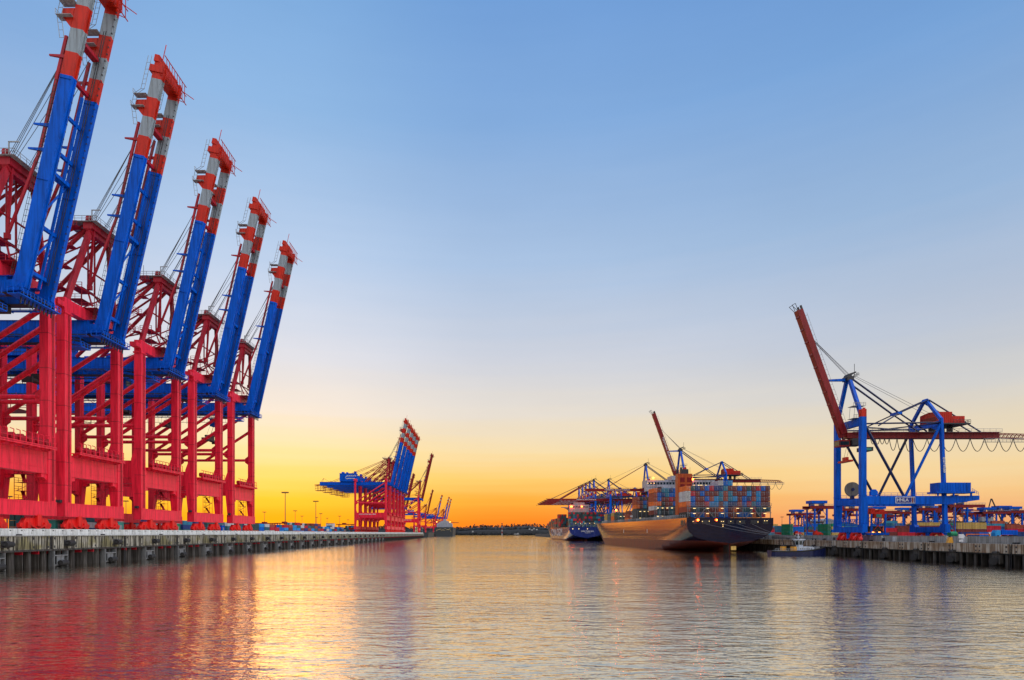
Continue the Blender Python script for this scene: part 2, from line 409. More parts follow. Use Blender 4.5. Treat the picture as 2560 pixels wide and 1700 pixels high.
# ------------------------------------------------------------------ left quay wall: 28 m sections
S0 = 80.6       # y of the first joint; joints at S0 + 28 k
def left_section():
    t = empty('quay_wall', (LX, S0, 0))
    mb = MB()
    mb.box(-1.2, 0, 0.35, 27.65, 3.95, 6.85)
    for k in range(7): mb.box(-0.02, 0.05, 0.9+k*4.38, 1.0+k*4.38, 4.0, 6.8)
    for yy in (1.0, 8.2, 15.4, 22.6, 26.9): 
        mb.box(0, 0.06, yy, yy+0.42, 6.1, 6.6, 1); mb.box(0, 0.06, yy+0.1, yy+0.5, 4.2, 4.7, 1)
    mb.build('concrete_panel', ['stained', 'dark'], t)
    MB().box(-1.3, 0.25, 0.0, 28.0, 6.85, 7.02).build('coping', 'wall', t)
    MB().box(-1.3, 0.18, 0.0, 28.0, 3.55, 3.95).build('lower_beam', 'pile', t)
    lad = MB()
    for yy in (-0.22, 0.22): lad.tube((0.12, yy, -0.5), (0.12, yy, 6.9), 0.06, 5)
    for k in range(20): lad.tube((0.12, -0.22, 0.1+k*0.34), (0.12, 0.22, 0.1+k*0.34), 0.035, 4)
    lad.build('ladder', 'dark', t)
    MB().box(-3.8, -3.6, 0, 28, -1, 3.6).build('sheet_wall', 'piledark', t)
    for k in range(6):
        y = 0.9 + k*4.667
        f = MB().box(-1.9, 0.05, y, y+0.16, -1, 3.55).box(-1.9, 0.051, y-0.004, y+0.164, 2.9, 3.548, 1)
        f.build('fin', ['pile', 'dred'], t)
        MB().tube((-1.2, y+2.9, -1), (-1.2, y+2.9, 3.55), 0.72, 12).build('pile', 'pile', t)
    return t
def left_parapet():
    t = MB()
    t.box(-1.1, -0.25, 0.03, 27.97, 7.02, 8.46)
    for k in range(1, 3): t.box(-0.26, -0.245, k*9.33-0.03, k*9.33+0.03, 7.05, 8.4, 1)
    for k in range(9):
        y = 1.0 + k*3.1
        t.box(-0.26, -0.235, y, y+0.95, 7.98, 8.0, 1).box(-0.26, -0.235, y, y+0.95, 8.2, 8.22, 1)
        t.box(-0.26, -0.235, y, y+0.38, 8.0, 8.2, 1).box(-0.26, -0.236, y+0.9, y+0.95, 8.0, 8.2, 1)
    for y in (4.2, 5.4, 14.0, 22.6): t.box(-0.26, -0.238, y, y+0.07, 7.25, 7.9, 1)
    t.box(-0.25, 0.1, 18.2, 18.7, 7.02, 7.3, 1).box(-0.25, 0.1, 19.0, 19.5, 7.02, 7.3, 1)
    return t.build('flood_wall', ['pale', 'dark'])
lw = left_section(); lp = left_parapet(); lp.location = (LX, S0, 0)
nsec = int((1000 - S0) // 28)
for k in range(nsec):
    a = lw if k == 0 else copy_tree(lw)
    a.location = (LX, S0 + 28*k, 0)
    tag(a, 'stained concrete wall on steel piles, %s section along the left quay from its near end' % ordn(k), 'quay wall', 'quay wall sections of the left quay')
    b = lp if k == 0 else lp.copy()
    if k: COL.objects.link(b)
    b.location = (LX, S0 + 28*k, 0)
    tag(b, 'pale painted flood wall above the left quay, %s length from the frame edge' % ordn(k), 'flood wall', 'flood wall lengths on the left quay')
# roller fenders on the left quay
def roller_fender():
    t = empty('roller_fender', (0, 0, 0))
    w = MB(); w.tube((0.75, -0.95, 0), (0.75, 0.95, 0), 0.62, 14); w.tube((0.75, -1.1, 0), (0.75, 1.1, 0), 0.22, 8)
    w.build('roller', 'rubber', t)
    MB().box(-0.1, 0.8, -1.2, -1.05, -0.25, 0.25).box(-0.1, 0.8, 1.05, 1.2, -0.25, 0.25).box(0, 0.12, -1.25, 1.25, -0.7, 0.7).build('bracket', 'dark', t)
    return t
def frame_fender():
    t = empty('fender_frame', (0, 0, 0))
    f = MB()
    f.box(-1.0, 0.35, -2.3, -2.1, 0.0, 3.5).box(-1.0, 0.35, 2.1, 2.3, 0.0, 3.5).box(-1.0, 0.35, -2.1, 2.1, 2.3, 2.55)
    f.box(0.0, 0.2, -1.2, 1.2, 0.3, 2.3).box(-0.2, 0.3, -2.1, 2.1, 0.15, 0.4)
    f.build('frame', 'fend', t)
    w = MB(); w.tube((0.85, -1.1, 0.75), (0.85, 1.1, 0.75), 0.62, 14); w.tube((0.85, -1.3, 0.75), (0.85, 1.3, 0.75), 0.2, 8)
    w.build('roller', 'rubber', t)
    return t
rf, ff = roller_fender(), frame_fender()
for k in range(26):
    y = 123.6 + 18.6*k
    a = rf if k == 0 else copy_tree(rf); a.location = (LX, y, 5.2)
    tag(a, 'black roller fender on the stained band of the left quay, %s from the left' % ordn(k), 'fender', 'roller fenders on the left quay')
    b = ff if k == 0 else copy_tree(ff); b.location = (LX, y - 2.6, 0)
    tag(b, 'grey framed fender at the waterline of the left quay, %s from the left' % ordn(k), 'fender', 'framed fenders along the left waterline')

# ------------------------------------------------------------------ right quay wall
def right_section():
    t = empty('quay_wall', (0, 0, 0))
    mb = MB(); mb.box(0, 1.0, 0.15, 26.85, 2.85, 5.0)
    for yy in (1.0, 8.5, 9.6, 17.0, 18.1, 25.4):
        mb.box(-0.05, 0, yy, yy+0.4, 4.1, 4.55, 1); mb.box(-0.05, 0, yy, yy+0.4, 3.1, 3.5, 1)
    mb.build('concrete_panel', ['rusty', 'dark'], t)
    MB().box(0.1, 0.9, 0, 27, 2.55, 2.85).build('lower_beam', 'piledark', t)
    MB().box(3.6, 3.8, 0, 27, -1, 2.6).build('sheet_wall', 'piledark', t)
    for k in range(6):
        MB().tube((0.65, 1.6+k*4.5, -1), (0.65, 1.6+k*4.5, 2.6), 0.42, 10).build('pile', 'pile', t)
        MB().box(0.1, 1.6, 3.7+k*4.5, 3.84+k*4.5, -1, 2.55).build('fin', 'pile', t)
    lad = MB()
    for yy in (-0.22, 0.22): lad.tube((-0.06, yy, -0.5), (-0.06, yy, 5.0), 0.05, 5)
    for k in range(14): lad.tube((-0.06, -0.22, 0.1+k*0.34), (-0.06, 0.22, 0.1+k*0.34), 0.03, 4)
    lad.build('ladder', 'dark', t)
    return t
def right_wall():
    m = MB(); m.box(0, 0.6, 0.9, 26.2, 4.9, 6.62)
    m.box(-0.06, 0.66, 0.9, 26.2, 6.62, 6.74)
    for k in range(1, 5): m.box(-0.012, 0, 0.9+k*5.1, 0.96+k*5.1, 5.0, 6.6, 1)
    m.box(-0.35, 0, 20.5, 22.1, 5.0, 6.5, 2)
    for y in (5, 6): m.box(-0.5, -0.1, y, y+0.5, 4.95, 5.3, 1)
    return m.build('flood_wall', ['wall', 'dark', 'pale'])
rs, rw = right_section(), right_wall()
for k in range(34):
    a = rs if k == 0 else copy_tree(rs); a.location = (RX, 84 + 27*k, 0)
    tag(a, 'rust streaked concrete wall on piles, %s section along the right quay from its near end' % ordn(k), 'quay wall', 'quay wall sections of the right quay')
    b = rw if k == 0 else rw.copy()
    if k: COL.objects.link(b)
    b.location = (126.0, 84 + 27*k, 0)
    tag(b, 'grey flood wall behind the right quay edge, %s length from the frame edge' % ordn(k), 'flood wall', 'flood wall lengths on the right quay')
def wheel_fender():
    t = empty('wheel_fender', (0, 0, 0))
    f = MB(); f.box(-0.5, 0.3, -1.3, 1.3, 0.5, 2.5).box(-0.7, -0.4, -1.5, -1.2, 0.3, 1.6).box(-0.7, -0.4, 1.2, 1.5, 0.3, 1.6)
    f.tube((-0.4, -0.7, 2.9), (-0.4, 0.7, 2.9), 0.4, 10)
    f.build('bracket', 'pile', t)
    w = MB(); w.tube((-1.3, -0.35, 0.95), (-0.6, 0.15, 0.95), 0.85, 16); w.tube((-1.36, -0.4, 0.95), (-0.6, 0.15, 0.95), 0.35, 10)
    w.build('wheel', 'rubber', t)
    return t
wf = wheel_fender()
for k in range(9):
    a = wf if k == 0 else copy_tree(wf); a.location = (RX, 128.6 + 13.05*k, 0)
    tag(a, 'dark wheel fender under the right quay wall, %s from the right' % ordn(k), 'fender', 'wheel fenders on the right quay')

# ------------------------------------------------------------------ crane type A: red portal, blue boom
HX, HZ = 4.6, 51.2
BA = R(77.2)
def bp_(t, n=0.0, y=0.0):        # point on the raised boom: t along, n towards the mast
    return (HX + t*math.cos(BA) - n*math.sin(BA), y, HZ + t*math.sin(BA) + n*math.cos(BA))
GW = -31.7
def crane_a():
    t = empty('container_crane', (0, 0, 0))
    # bogies
    for x in (0, GW):
        for y in (-6.4, 6.4):
            b = MB()
            b.prism_x([(-4.3,0.8),(-4.3,2.0)] + [(-3.2,3.5),(3.2,3.5),(4.3,2.0),(4.3,0.8)] + [(2.6,0.9),(2.2,1.5),(0.5,0.75),(-0.5,0.75),(-2.2,1.5),(-2.6,0.9)], -0.5, 0.5) if True else b.prism_x([(-3.9,0.9),(-3.9,1.9),(-2.9,3.0),(2.9,3.0),(3.9,1.9),(3.9,0.9),(2.6,0.9),(2.2,1.5),(0.5,0.75),(-0.5,0.75),(-2.2,1.5),(-2.6,0.9)], -0.55, 0.55)
            b.prism_x([(-3.0,2.05),(-2.4,2.2),(0,1.25),(2.4,2.2),(3.0,2.05),(0,0.85)], 0.55, 0.95)
            b.box(0.5, 1.25, -0.65, 0.65, 1.7, 4.3)
            for yy in (-2.6, 2.6): b.box(0.45, 0.9, yy-0.5, yy+0.5, 1.2, 2.5)
            for yy in (-4.3, 4.3): b.box(-0.4, 0.4, yy-0.45, yy+0.45, 1.5, 2.3)
            o = b.build('bogie', 'bogie_red', t, (x, y, 0))
            for yy in (-3.2, -2.0, 2.0, 3.2):
                MB().tube((-0.3, yy, 0.48), (0.3, yy, 0.48), 0.46, 12).build('wheel', 'dark', o)
        s = MB().box(-1.15, 1.15, -11.9, 11.9, 4.05, 7.3)
        s.box(1.15, 1.2, -11.9, 11.9, 7.0, 7.1)
        s.build('sill_beam', 'red', t, (x, 0, 0))
    # legs
    for y in (-10.5, 10.5):
        MB().prism_y([(1.02,7.3),(1.02,56.4),(-1.02,56.4),(-1.02,24.2),(-1.9,21.8),(-1.85,16),(-1.0,7.3)], y-1.2, y+1.2).box(-1.25,1.25,y-1.45,y+1.45,52.6,53.0).build('leg', 'red', t)
        sm = MB()
        for z in (11.5, 17.0, 24.6, 30.5, 38.0, 46.0): sm.box(-1.045 if z > 24 else -0.9, 1.045, y-1.225, y+1.225, z, z+0.12)
        for k in range(34): sm.tube((1.04, y+0.2, 8+k*1.3), (1.16, y+0.2, 8+k*1.3), 0.05, 4)
        sm.tube((1.14, y+0.0, 7.5), (1.14, y+0.0, 52.4), 0.06, 5).tube((1.14, y+0.4, 7.5), (1.14, y+0.4, 52.4), 0.06, 5)
        sm.build('leg_fittings', 'seam', t)
        MB().prism_y([(GW-0.85,7.3),(GW+0.85,7.3),(GW+1.7,16),(GW+1.7,21.8),(GW+0.85,24.2),(GW+0.85,56.0),(GW-0.85,56.0)], y-1.0, y+1.0).build('leg', 'red', t)
        # frame in the x-z plane
        pb = MB().box(GW+0.87, -1.04, y-0.9, y+0.9, 16.3, 21.3)
        pb.prism_y([(-1.86,16.3),(-1.88,15.2),(-3.0,15.5),(-3.0,16.3)], y-0.7, y+0.7).prism_y([(GW+1.72,16.3),(GW+3.0,16.3),(GW+3.0,15.5),(GW+1.72,15.2)], y-0.7, y+0.7)
        p = pb.build('portal_beam', 'red', t)
        if y < 0:
            text('EUROGATE CONTAINER TERMINAL HAMBURG', 1.5, 'white', p, (GW*0.5-3, y-0.95, 19.6), (1,0,0), (0,0,1), sx=0.55)
        MB().tube((-1.0, y, 31.6), (GW+0.85, y, 31.6), 0.55, 8).build('tie_tube', 'red', t)
        MB().tube((-0.9, y, 52.2), (GW+0.8, y, 32.6), 0.62, 8).build('diagonal_brace', 'red', t)
        MB().tube((-0.9, y, 43.8), (GW*0.62, y, 31.6), 0.62, 8).build('diagonal_brace', 'red', t)
        MB().prism_y([(-0.98,33.6),(-0.98,29.4),(-2.6,30.6),(-2.6,32.3)], y-0.35, y+0.35).prism_y([(GW+0.83,33.6),(GW+2.4,32.3),(GW+2.4,30.6),(GW+0.83,29.4)], y-0.35, y+0.35).build('gusset_plate', 'red', t)
    # cross beams along the quay
    for x in (0, GW):
        cb = MB().box(x-0.9, x+0.9, -9.3, 9.3, 13.7, 18.6)
        cb.prism_x([(-9.3,13.7),(-9.3,12.2),(-8.3,12.8),(-7.6,12.8),(-7.6,13.7)], x-0.7, x+0.7)
        cb.prism_x([(9.3,13.7),(7.6,13.7),(7.6,12.8),(8.3,12.8),(9.3,12.2)], x-0.7, x+0.7)
        for z in (15.0, 17.4): cb.box(x+0.9, x+0.96, -9.2, 9.2, z, z+0.12)
        cb.build('cross_beam', 'red', t)
        MB().box(x-1.0, x+1.0, -9.3, 9.3, 53.45, 56.3).box(x-1.0,x+1.0,-14.0,-11.7,54.0,55.2).build('top_beam', 'red', t)
    # platform with motor stands over the waterside cross beam
    w = MB().box(0.95, 3.1, -9.3, 9.3, 19.3, 19.5)
    for k in range(9): w.prism_y([(0.92,18.6),(3.0,19.3),(0.92,19.3)], -8.8+k*2.2, -8.65+k*2.2)
    w.box(3.0, 3.1, -9.3, 9.3, 19.05, 19.7)
    for k in range(11):
        y = -8.6 + k*1.72
        w.tube((3.0, y, 19.5), (3.0, y, 21.8), 0.09, 5).tube((3.0, y, 21.8), (2.2, y, 22.1), 0.09, 5)
    w.tube((3.0,-9.2,20.5),(3.0,9.2,20.5),0.05,4)
    pl = w.build('platform', 'red', t)
    r_ = MB()
    for k in range(7):
        y = -7.6 + k*2.5
        r_.tube((1.2, y, 20.6), (2.3, y, 20.6), 0.75, 10); r_.box(1.2, 2.0, y+0.9, y+1.5, 19.5, 20.9)
    r_.build('cable_drum', 'dred', pl)
    # stair tower by the far waterside leg
    st = MB()
    for k in range(7):
        z = 7.6 + k*1.9
        st.box(-3.6, -1.2, 5.2, 7.6, z, z+0.08)
        a, b = ((-1.3, 5.4, z), (-3.4, 7.4, z+1.9)) if k % 2 == 0 else ((-3.4, 5.4, z), (-1.3, 7.4, z+1.9))
        st.beam(a, b, 0.7, 0.1); st.rail([(-3.6,5.2,z),(-3.6,7.6,z)], 1.1, 0.05, 1.2)
    for c in ((-3.6,5.2),(-1.2,5.2),(-3.6,7.6),(-1.2,7.6)): st.tube((c[0],c[1],7.3),(c[0],c[1],21), 0.07, 5)
    st.build('stair', 'dred', t)
    # girders, machinery house
    for y in (-3.3, 3.3):
        g = MB().box(-70.0, 1.9, y-0.75, y+0.75, 50.0, 53.4)
        g.box(-70.0, 3.4, y-0.95, y+0.95, 49.75, 50.0, 1).box(-70, 3.4, y-0.95, y+0.95, 53.4, 53.46)
        for k in range(24): g.box(-69+k*3.0, -68.9+k*3.0, y-0.85, y+0.85, 50.05, 53.3)
        g.build('girder', ['blue', 'dark'], t)
    for x in (-68.5, -58, -48, -38, -27, -18, -9): MB().box(x-0.5, x+0.5, -2.5, 2.5, 51.6, 53.2).build('girder_tie', 'blue', t)
    for sgn in (-1, 1):
        wk = MB(); y0, y1 = sorted((sgn*4.3, sgn*5.4))
        wk.box(-69, 2, y0, y1, 49.2, 49.35)
        wk.rail([(-69, sgn*5.4, 49.3), (2, sgn*5.4, 49.3)], 1.15, 0.07, 2.2)
        for k in range(18): wk.box(-68+k*4, -67.85+k*4, y0-0.3 if sgn > 0 else y0, y1 if sgn > 0 else y1+0.3, 49.0, 49.2)
        wk.build('catwalk', 'blue', t)
    cg = MB()
    for x in (-74.5, -71.5, -68.5, -65.5):
        for y in (-4.5, 4.5): cg.tube((x, y, 44.6), (x, y, 50.2), 0.13, 5)
    for z in (44.6, 46.6, 48.4):
        for y in (-4.5, 4.5): cg.tube((-74.5, y, z), (-65.5, y, z), 0.11, 5)
        for x in (-74.5, -65.5): cg.tube((x, -4.5, z), (x, 4.5, z), 0.11, 5)
    cg.box(-74.5, -65.5, -4.5, 4.5, 44.4, 44.6)
    for y in (-3.3, 3.3): cg.beam((-70, y, 50.6), (-75.5, y, 50.2), 0.5, 0.8)
    cg.tube((-69,-3.3,53.4),(-67,0,57.5),0.15,5).tube((-69,3.3,53.4),(-67,0,57.5),0.15,5).tube((-67,0,57.5),(-60,0,53.4),0.12,5)
    cg.build('end_platform', 'dred', t)
    fr = MB()
    for k in range(44):
        x = -64 + k*1.45
        fr.tube((x, -4.9, 49.2), (x, -4.9, 45.2 if k % 3 else 44.6), 0.045, 4)
    fr.tube((-65, -4.9, 45.3), (-1, -4.9, 45.3), 0.08, 5)
    fr.build('cable_festoon', 'dark', t)
    mh = MB().box(-49, -32.5, -5.4, 5.4, 53.8, 62.0).box(-49.3, -32.2, -5.6, 5.6, 62.0, 62.3)
    for k in range(14): mh.box(-48.6+k*1.2, -48.45+k*1.2, -5.46, -5.4, 54.0, 61.8)
    mh.box(-47.5,-45.5,-3,3,62.3,64.0).box(-43,-41.4,-2,2,62.3,63.8).box(-34.6,-33.0,-3,3,62.3,64.6).box(-32.2,-28.0,-4.5,4.5,53.8,59.0)
    mh = mh.build('machinery_house', 'blue', t)
    text('EUROGATE', 2.1, 'white', mh, (-36.6, -5.5, 59.6), (1,0,0), (0,0,1), sx=0.85)
    ring = MB()
    for k in range(14):
        a0, a1 = math.pi*(0.4+k*0.1), math.pi*(0.5+k*0.1)
        ring.beam((-41.0+1.6*math.cos(a0), -5.52, 58+1.6*math.sin(a0)), (-41.0+1.6*math.cos(a1), -5.52, 58+1.6*math.sin(a1)), 0.1, 0.5)
    ring.box(-41, -33.2, -5.52, -5.48, 56.6, 57.2)
    ring.build('emblem', 'white', mh)
    # mast (A frame)
    for s_ in (-1, 1):
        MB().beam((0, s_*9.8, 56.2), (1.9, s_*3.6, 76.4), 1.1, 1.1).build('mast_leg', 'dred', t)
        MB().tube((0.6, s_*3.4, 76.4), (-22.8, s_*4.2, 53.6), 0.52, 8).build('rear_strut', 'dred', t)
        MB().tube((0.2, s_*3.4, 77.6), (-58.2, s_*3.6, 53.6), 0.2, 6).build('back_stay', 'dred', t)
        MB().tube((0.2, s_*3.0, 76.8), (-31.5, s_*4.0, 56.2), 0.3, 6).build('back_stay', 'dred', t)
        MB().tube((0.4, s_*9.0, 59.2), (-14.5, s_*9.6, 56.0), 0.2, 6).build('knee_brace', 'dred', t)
        # folded fore stay
        fs = MB()
        lo = (1.6, s_*3.4, 62.0)
        fs.beam((2.6, s_*3.4, 77.0), lo, 0.35, 0.55).beam(lo, bp_(28, 2.5, s_*3.6), 0.35, 0.55)
        fs.beam(bp_(28, 2.5, s_*3.6), bp_(53, 2.3, s_*3.6), 0.4, 0.6).box(lo[0]-0.5, lo[0]+0.5, lo[1]-0.4, lo[1]+0.4, lo[2]-0.7, lo[2]+0.5)
        fs.build('fore_stay', 'dred', t)
        MB().tube((-0.2, s_*1.3, 76.6), (-0.2, s_*1.3, 61.5), 0.22, 6).tube((-0.2, s_*1.3, 61.5), (2.6, s_*4.0, 57), 0.22, 6).build('pendant', 'dred', t)
    MB().tube((0.9, -6.9, 66.5), (0.9, 6.9, 66.5), 0.22, 6).tube((0.4,-8.3,61.2),(0.4,8.3,61.2),0.22,6).build('mast_tie', 'dred', t)
    ap = MB().box(0.7, 3.1, -4.6, 4.6, 76.2, 77.8)
    ap.prism_x([(-4.6,76.2),(4.6,76.2),(3.9,75.0),(-3.9,75.0)], 1.2, 2.6)
    for y in (-4.0, -1.4, 1.4, 4.0): ap.prism_y([(0.8,77.8),(3.0,77.8),(2.3,79.6),(1.3,79.6)], y-0.22, y+0.22).tube((1.8,y-0.45,79.0),(1.8,y+0.45,79.0),0.62,10)
    ap.build('mast_head', 'dred', t)
    pf = MB().box(-4.6, 4.4, -5.2, 5.2, 77.82, 77.9)
    pf.rail([(-4.6,-5.2,77.9),(4.4,-5.2,77.9),(4.4,5.2,77.9),(-4.6,5.2,77.9),(-4.6,-5.2,77.9)], 1.2, 0.07, 1.6)
    pf.tube((-2,-5,77.9),(-2,-5,81),0.08,5).box(3.0,3.2,-5,-4.8,77.9,80.6).box(3.0,5.2,-5,-4.8,80.5,80.7)
    pf.build('mast_platform', 'steel', t)
    zz = MB()
    for k in range(7):
        f = k/7.0; f2 = (k+1)/7.0
        y = -9.8 + 6.2*f - 1.3; y2 = -9.8 + 6.2*f2 - 1.3
        z = 56.4 + 20.2*f; z2 = 56.4 + 20.2*f2
        xa, xb = (-1.2, -5.2) if k % 2 else (-5.2, -1.2)
        zz.beam((xa, y, z), (xb, y2, z2), 0.8, 0.14); zz.rail([(xa, y-0.4, z), (xb, y2-0.4, z2)], 1.1, 0.06, 1.4)
        zz.box(min(xb, xb)-1.0, xb+1.0, y2-0.7, y2+1.6, z2-0.1, z2)
        zz.rail([(xb-1.0, y2-0.7, z2), (xb+1.0, y2-0.7, z2)], 1.1, 0.06, 1.0)
    zz.build('stair', 'dred', t)
    hp = MB().box(-5.5, 4.0, -4.5, 4.5, 56.4, 56.5).rail([(-5.5,-4.5,56.5),(4,-4.5,56.5)],1.2,0.07,1.6).rail([(-5.5,4.5,56.5),(4,4.5,56.5)],1.2,0.07,1.6)
    for z in (59.5, 62.5): hp.box(-4.5,-1.0,-2.5,2.5,z,z+0.1).rail([(-4.5,-2.5,z),(-1,-2.5,z)],1.2,0.07,1.2)
    for c in ((-4.5,-2.5),(-1,-2.5),(-4.5,2.5),(-1,2.5)): hp.tube((c[0],c[1],56.4),(c[0],c[1],63.7),0.09,5)
    hp.build('service_platform', 'dred', t)
    # boom
    bands = [(0.0, 44.7, 0), (44.7, 49.6, 1), (49.6, 54.5, 2), (54.5, 59.4, 1), (59.4, 64.2, 2), (64.2, 68.5, 1)]
    for y in (-3.8, 3.8):
        g = MB()
        for a, b, mi in bands:
            d0 = 2.55
            pa = [bp_(a, n, y) for n in (-d0/2, d0/2)]; pb = [bp_(b, n, y) for n in (-d0/2, d0/2)]
            g.prism_y([(pa[0][0], pa[0][2]), (pb[0][0], pb[0][2]), (pb[1][0], pb[1][2]), (pa[1][0], pa[1][2])], y-0.55, y+0.55, mi)
            # rail flange on the water side
            pa = [bp_(a, n, y) for n in (-1.5, -1.28)]; pb = [bp_(b, n, y) for n in (-1.5, -1.28)]
            yy = y + (0.5 if y < 0 else -0.5)
            g.prism_y([(pa[0][0], pa[0][2]), (pb[0][0], pb[0][2]), (pb[1][0], pb[1][2]), (pa[1][0], pa[1][2])], yy-0.18, yy+0.18, mi)
        for k in range(42): g.beam(bp_(1+k*1.55, -1.4, y+(0.6 if y < 0 else -0.6)), bp_(1.3+k*1.55, -1.4, y+(0.6 if y < 0 else -0.6)), 0.3, 0.2, 3)
        for a in (-0.6,): 
            q = [bp_(-1.6,-0.9,y), bp_(2.2,-1.26,y), bp_(2.2,1.26,y), bp_(-0.6,1.7,y)]
            g.prism_y([(p[0],p[2]) for p in q], y-0.65, y+0.65, 0)
        for tt in (22.6, 44.0): g.beam(bp_(tt, -1.2, y-0.58), bp_(tt, 1.2, y-0.58), 0.12, 0.25, 0, ref=(0,1,0))
        g.build('boom_girder', ['blue', 'orange_red', 'band', 'dark'], t)
    for tt, mt_, w_ in ((4, 'blue', 1.0), (14, 'blue', 0.6), (25.2, 'blue', 1.6), (30, 'blue', 0.6), (38, 'blue', 0.5), (45.5, 'dred', 0.7), (53.5, 'dred', 1.4)):
        MB().beam(bp_(tt, 0.6, -3.05), bp_(tt, 0.6, 3.05), w_, 0.8, ref=(0,0,1)).build('boom_tie', mt_, t)
    for a, b in ((4.5, 14), (14.5, 25)):
        MB().beam(bp_(a, 0.6, -3.0), bp_(b, 0.6, 3.0), 0.35, 0.35).build('boom_brace', 'blue', t)
    tip = MB()
    tip.beam(bp_(66.6, 0.4, -4.6), bp_(66.6, 0.4, 4.6), 3.4, 1.6, ref=(math.cos(BA),0,math.sin(BA)))
    tip.beam(bp_(69.2, 0.9, -4.6), bp_(69.2, 0.9, 4.6), 1.2, 1.6, ref=(math.cos(BA),0,math.sin(BA)))
    for k in range(8):
        y = -4.5 + k*1.286
        tip.beam(bp_(65.0, -2.6, y), bp_(69.6, -1.6, y), 0.12, 0.12)
        tip.beam(bp_(65.0, -2.6, y), bp_(65.4, -0.6, y), 0.12, 0.12)
    for tt, n in ((65.0, -2.6), (67.2, -2.1), (69.6, -1.6)): tip.tube(bp_(tt, n, -5.4), bp_(tt, n, 5.4), 0.12, 5)
    tip.tube(bp_(69.5, 0, -3.5), bp_(73.5, 0, -3.5), 0.1, 5).tube(bp_(68, -1, 4.6), (bp_(68,-1,4.6)[0]+3.2, 4.8, bp_(68,-1,4.6)[2]-2.2), 0.1, 5)
    tip.build('boom_tip', 'orange_red', t)
    for y in (-4.5, 2.9):      # ladder cages on the mast side
        bw = MB()
        pts = [bp_(tt, 2.2 if tt > 60 else (3.6 if tt > 56 else 2.0), y) for tt in (52, 56.5, 59.5, 61, 66, 69.5)]
        for p, q in zip(pts, pts[1:]):
            p, q = Vector(p), Vector(q)
            for o1 in (0.0, 0.9): bw.tube(p + Vector((-o1, 0, 0.0)), q + Vector((-o1, 0, 0)), 0.07, 4)
            k = max(1, int((q-p).length/1.2))
            for i in range(k): bw.tube(p.lerp(q, i/k), p.lerp(q, i/k) + Vector((-0.9, 0, 0)), 0.05, 4)
        for tt in (56.5, 59.5):
            c = bp_(tt, 2.4, y); bw.box(c[0]-2.0, c[0]+1.2, y-0.6, y+1.2, c[2]-0.1, c[2])
            bw.rail([(c[0]-2.0, y-0.6, c[2]), (c[0]-2.0, y+1.2, c[2])], 1.1, 0.06, 0.9)
        bw.build('ladder_cage', 'steel', t)
    sw = MB()      # walkway with steps between the girders
    for y in (-1.9, -1.1):
        sw.tube(bp_(2, 0.2, y), bp_(62, 0.2, y), 0.07, 4); sw.tube(bp_(2, 1.3, y), bp_(62, 1.3, y), 0.06, 4)
    for k in range(50): sw.tube(bp_(2+k*1.2, 0.2, -1.9), bp_(2+k*1.2, 0.2, -1.1), 0.05, 4); sw.tube(bp_(2+k*1.2, 0.2, -1.1), bp_(2+k*1.2, 1.3, -1.1), 0.04, 4)
    sw.build('boom_walkway', 'steel', t)
    for y in (-4.3, 3.3):
        hr = MB()
        for k in range(34): hr.tube(bp_(2+k*1.25, 1.25, y), bp_(2+k*1.25, 2.2, y), 0.05, 4)
        hr.tube(bp_(2, 2.2, y), bp_(43.5, 2.2, y), 0.055, 4); hr.tube(bp_(2, 1.75, y), bp_(43.5, 1.75, y), 0.045, 4)
        hr.build('boom_handrail', 'dark', t)
    wl_ = MB()
    for k in range(7): wl_.box(bp_(6+k*6,0,0)[0]-0.3, bp_(6+k*6,0,0)[0]+0.3, -2.9, -2.5, bp_(6+k*6,0,0)[2], bp_(6+k*6,0,0)[2]+0.5)
    wl_.tube(bp_(3, -0.5, 2.7), bp_(60, -0.5, 2.7), 0.09, 5).tube(bp_(3, 0.1, 2.9), bp_(60, 0.1, 2.9), 0.07, 5)
    wl_.build('conduit', 'dark', t)
    cc = MB().beam(bp_(1.5, 0.4, 1.5), bp_(44, 0.4, 1.5), 0.4, 0.5)
    cc.build('cable_channel', 'blue', t)
    for tt, mt_ in ((28.8, 'blue'), (34.0, 'blue'), (48.6, 'dred')):
        MB().beam(bp_(tt, 1.3, -3.8), (bp_(tt,0,0)[0]-4.7, -3.8, bp_(tt,0,0)[2]+0.7), 0.5, 0.7, w2=0.3, h2=0.3).build('stay_bracket', mt_, t)
        MB().beam(bp_(tt, 1.3, 3.8), (bp_(tt,0,0)[0]-4.7, 3.8, bp_(tt,0,0)[2]+0.7), 0.5, 0.7, w2=0.3, h2=0.3).build('stay_bracket', mt_, t)
    for y in (-3.8, 3.8):
        MB().prism_y([(p[0], p[2]) for p in (bp_(54.6,1.4), bp_(56.4,3.6), bp_(58.0,3.8), bp_(58.6,1.4))], y-0.5, y+0.5).build('sheave_bracket', 'orange_red', t)
    rp = MB()
    for i, (y, tt) in enumerate(((-3.0,50.5),(-2.6,52),(-2.2,53.4),(-1.8,50.0),(2.0,51.5),(2.4,53.0),(2.8,50.8),(-1.2,46.0))):
        rp.tube((1.8, y, 79.4), bp_(tt, 1.6, y*1.1), 0.075, 4)
    for y in (-0.5, 0.5): rp.tube((1.5, y, 79.2), (-31.5, y*3, 62.0), 0.05, 4)
    rp.build('hoist_ropes', 'rope', t)
    hg = MB()
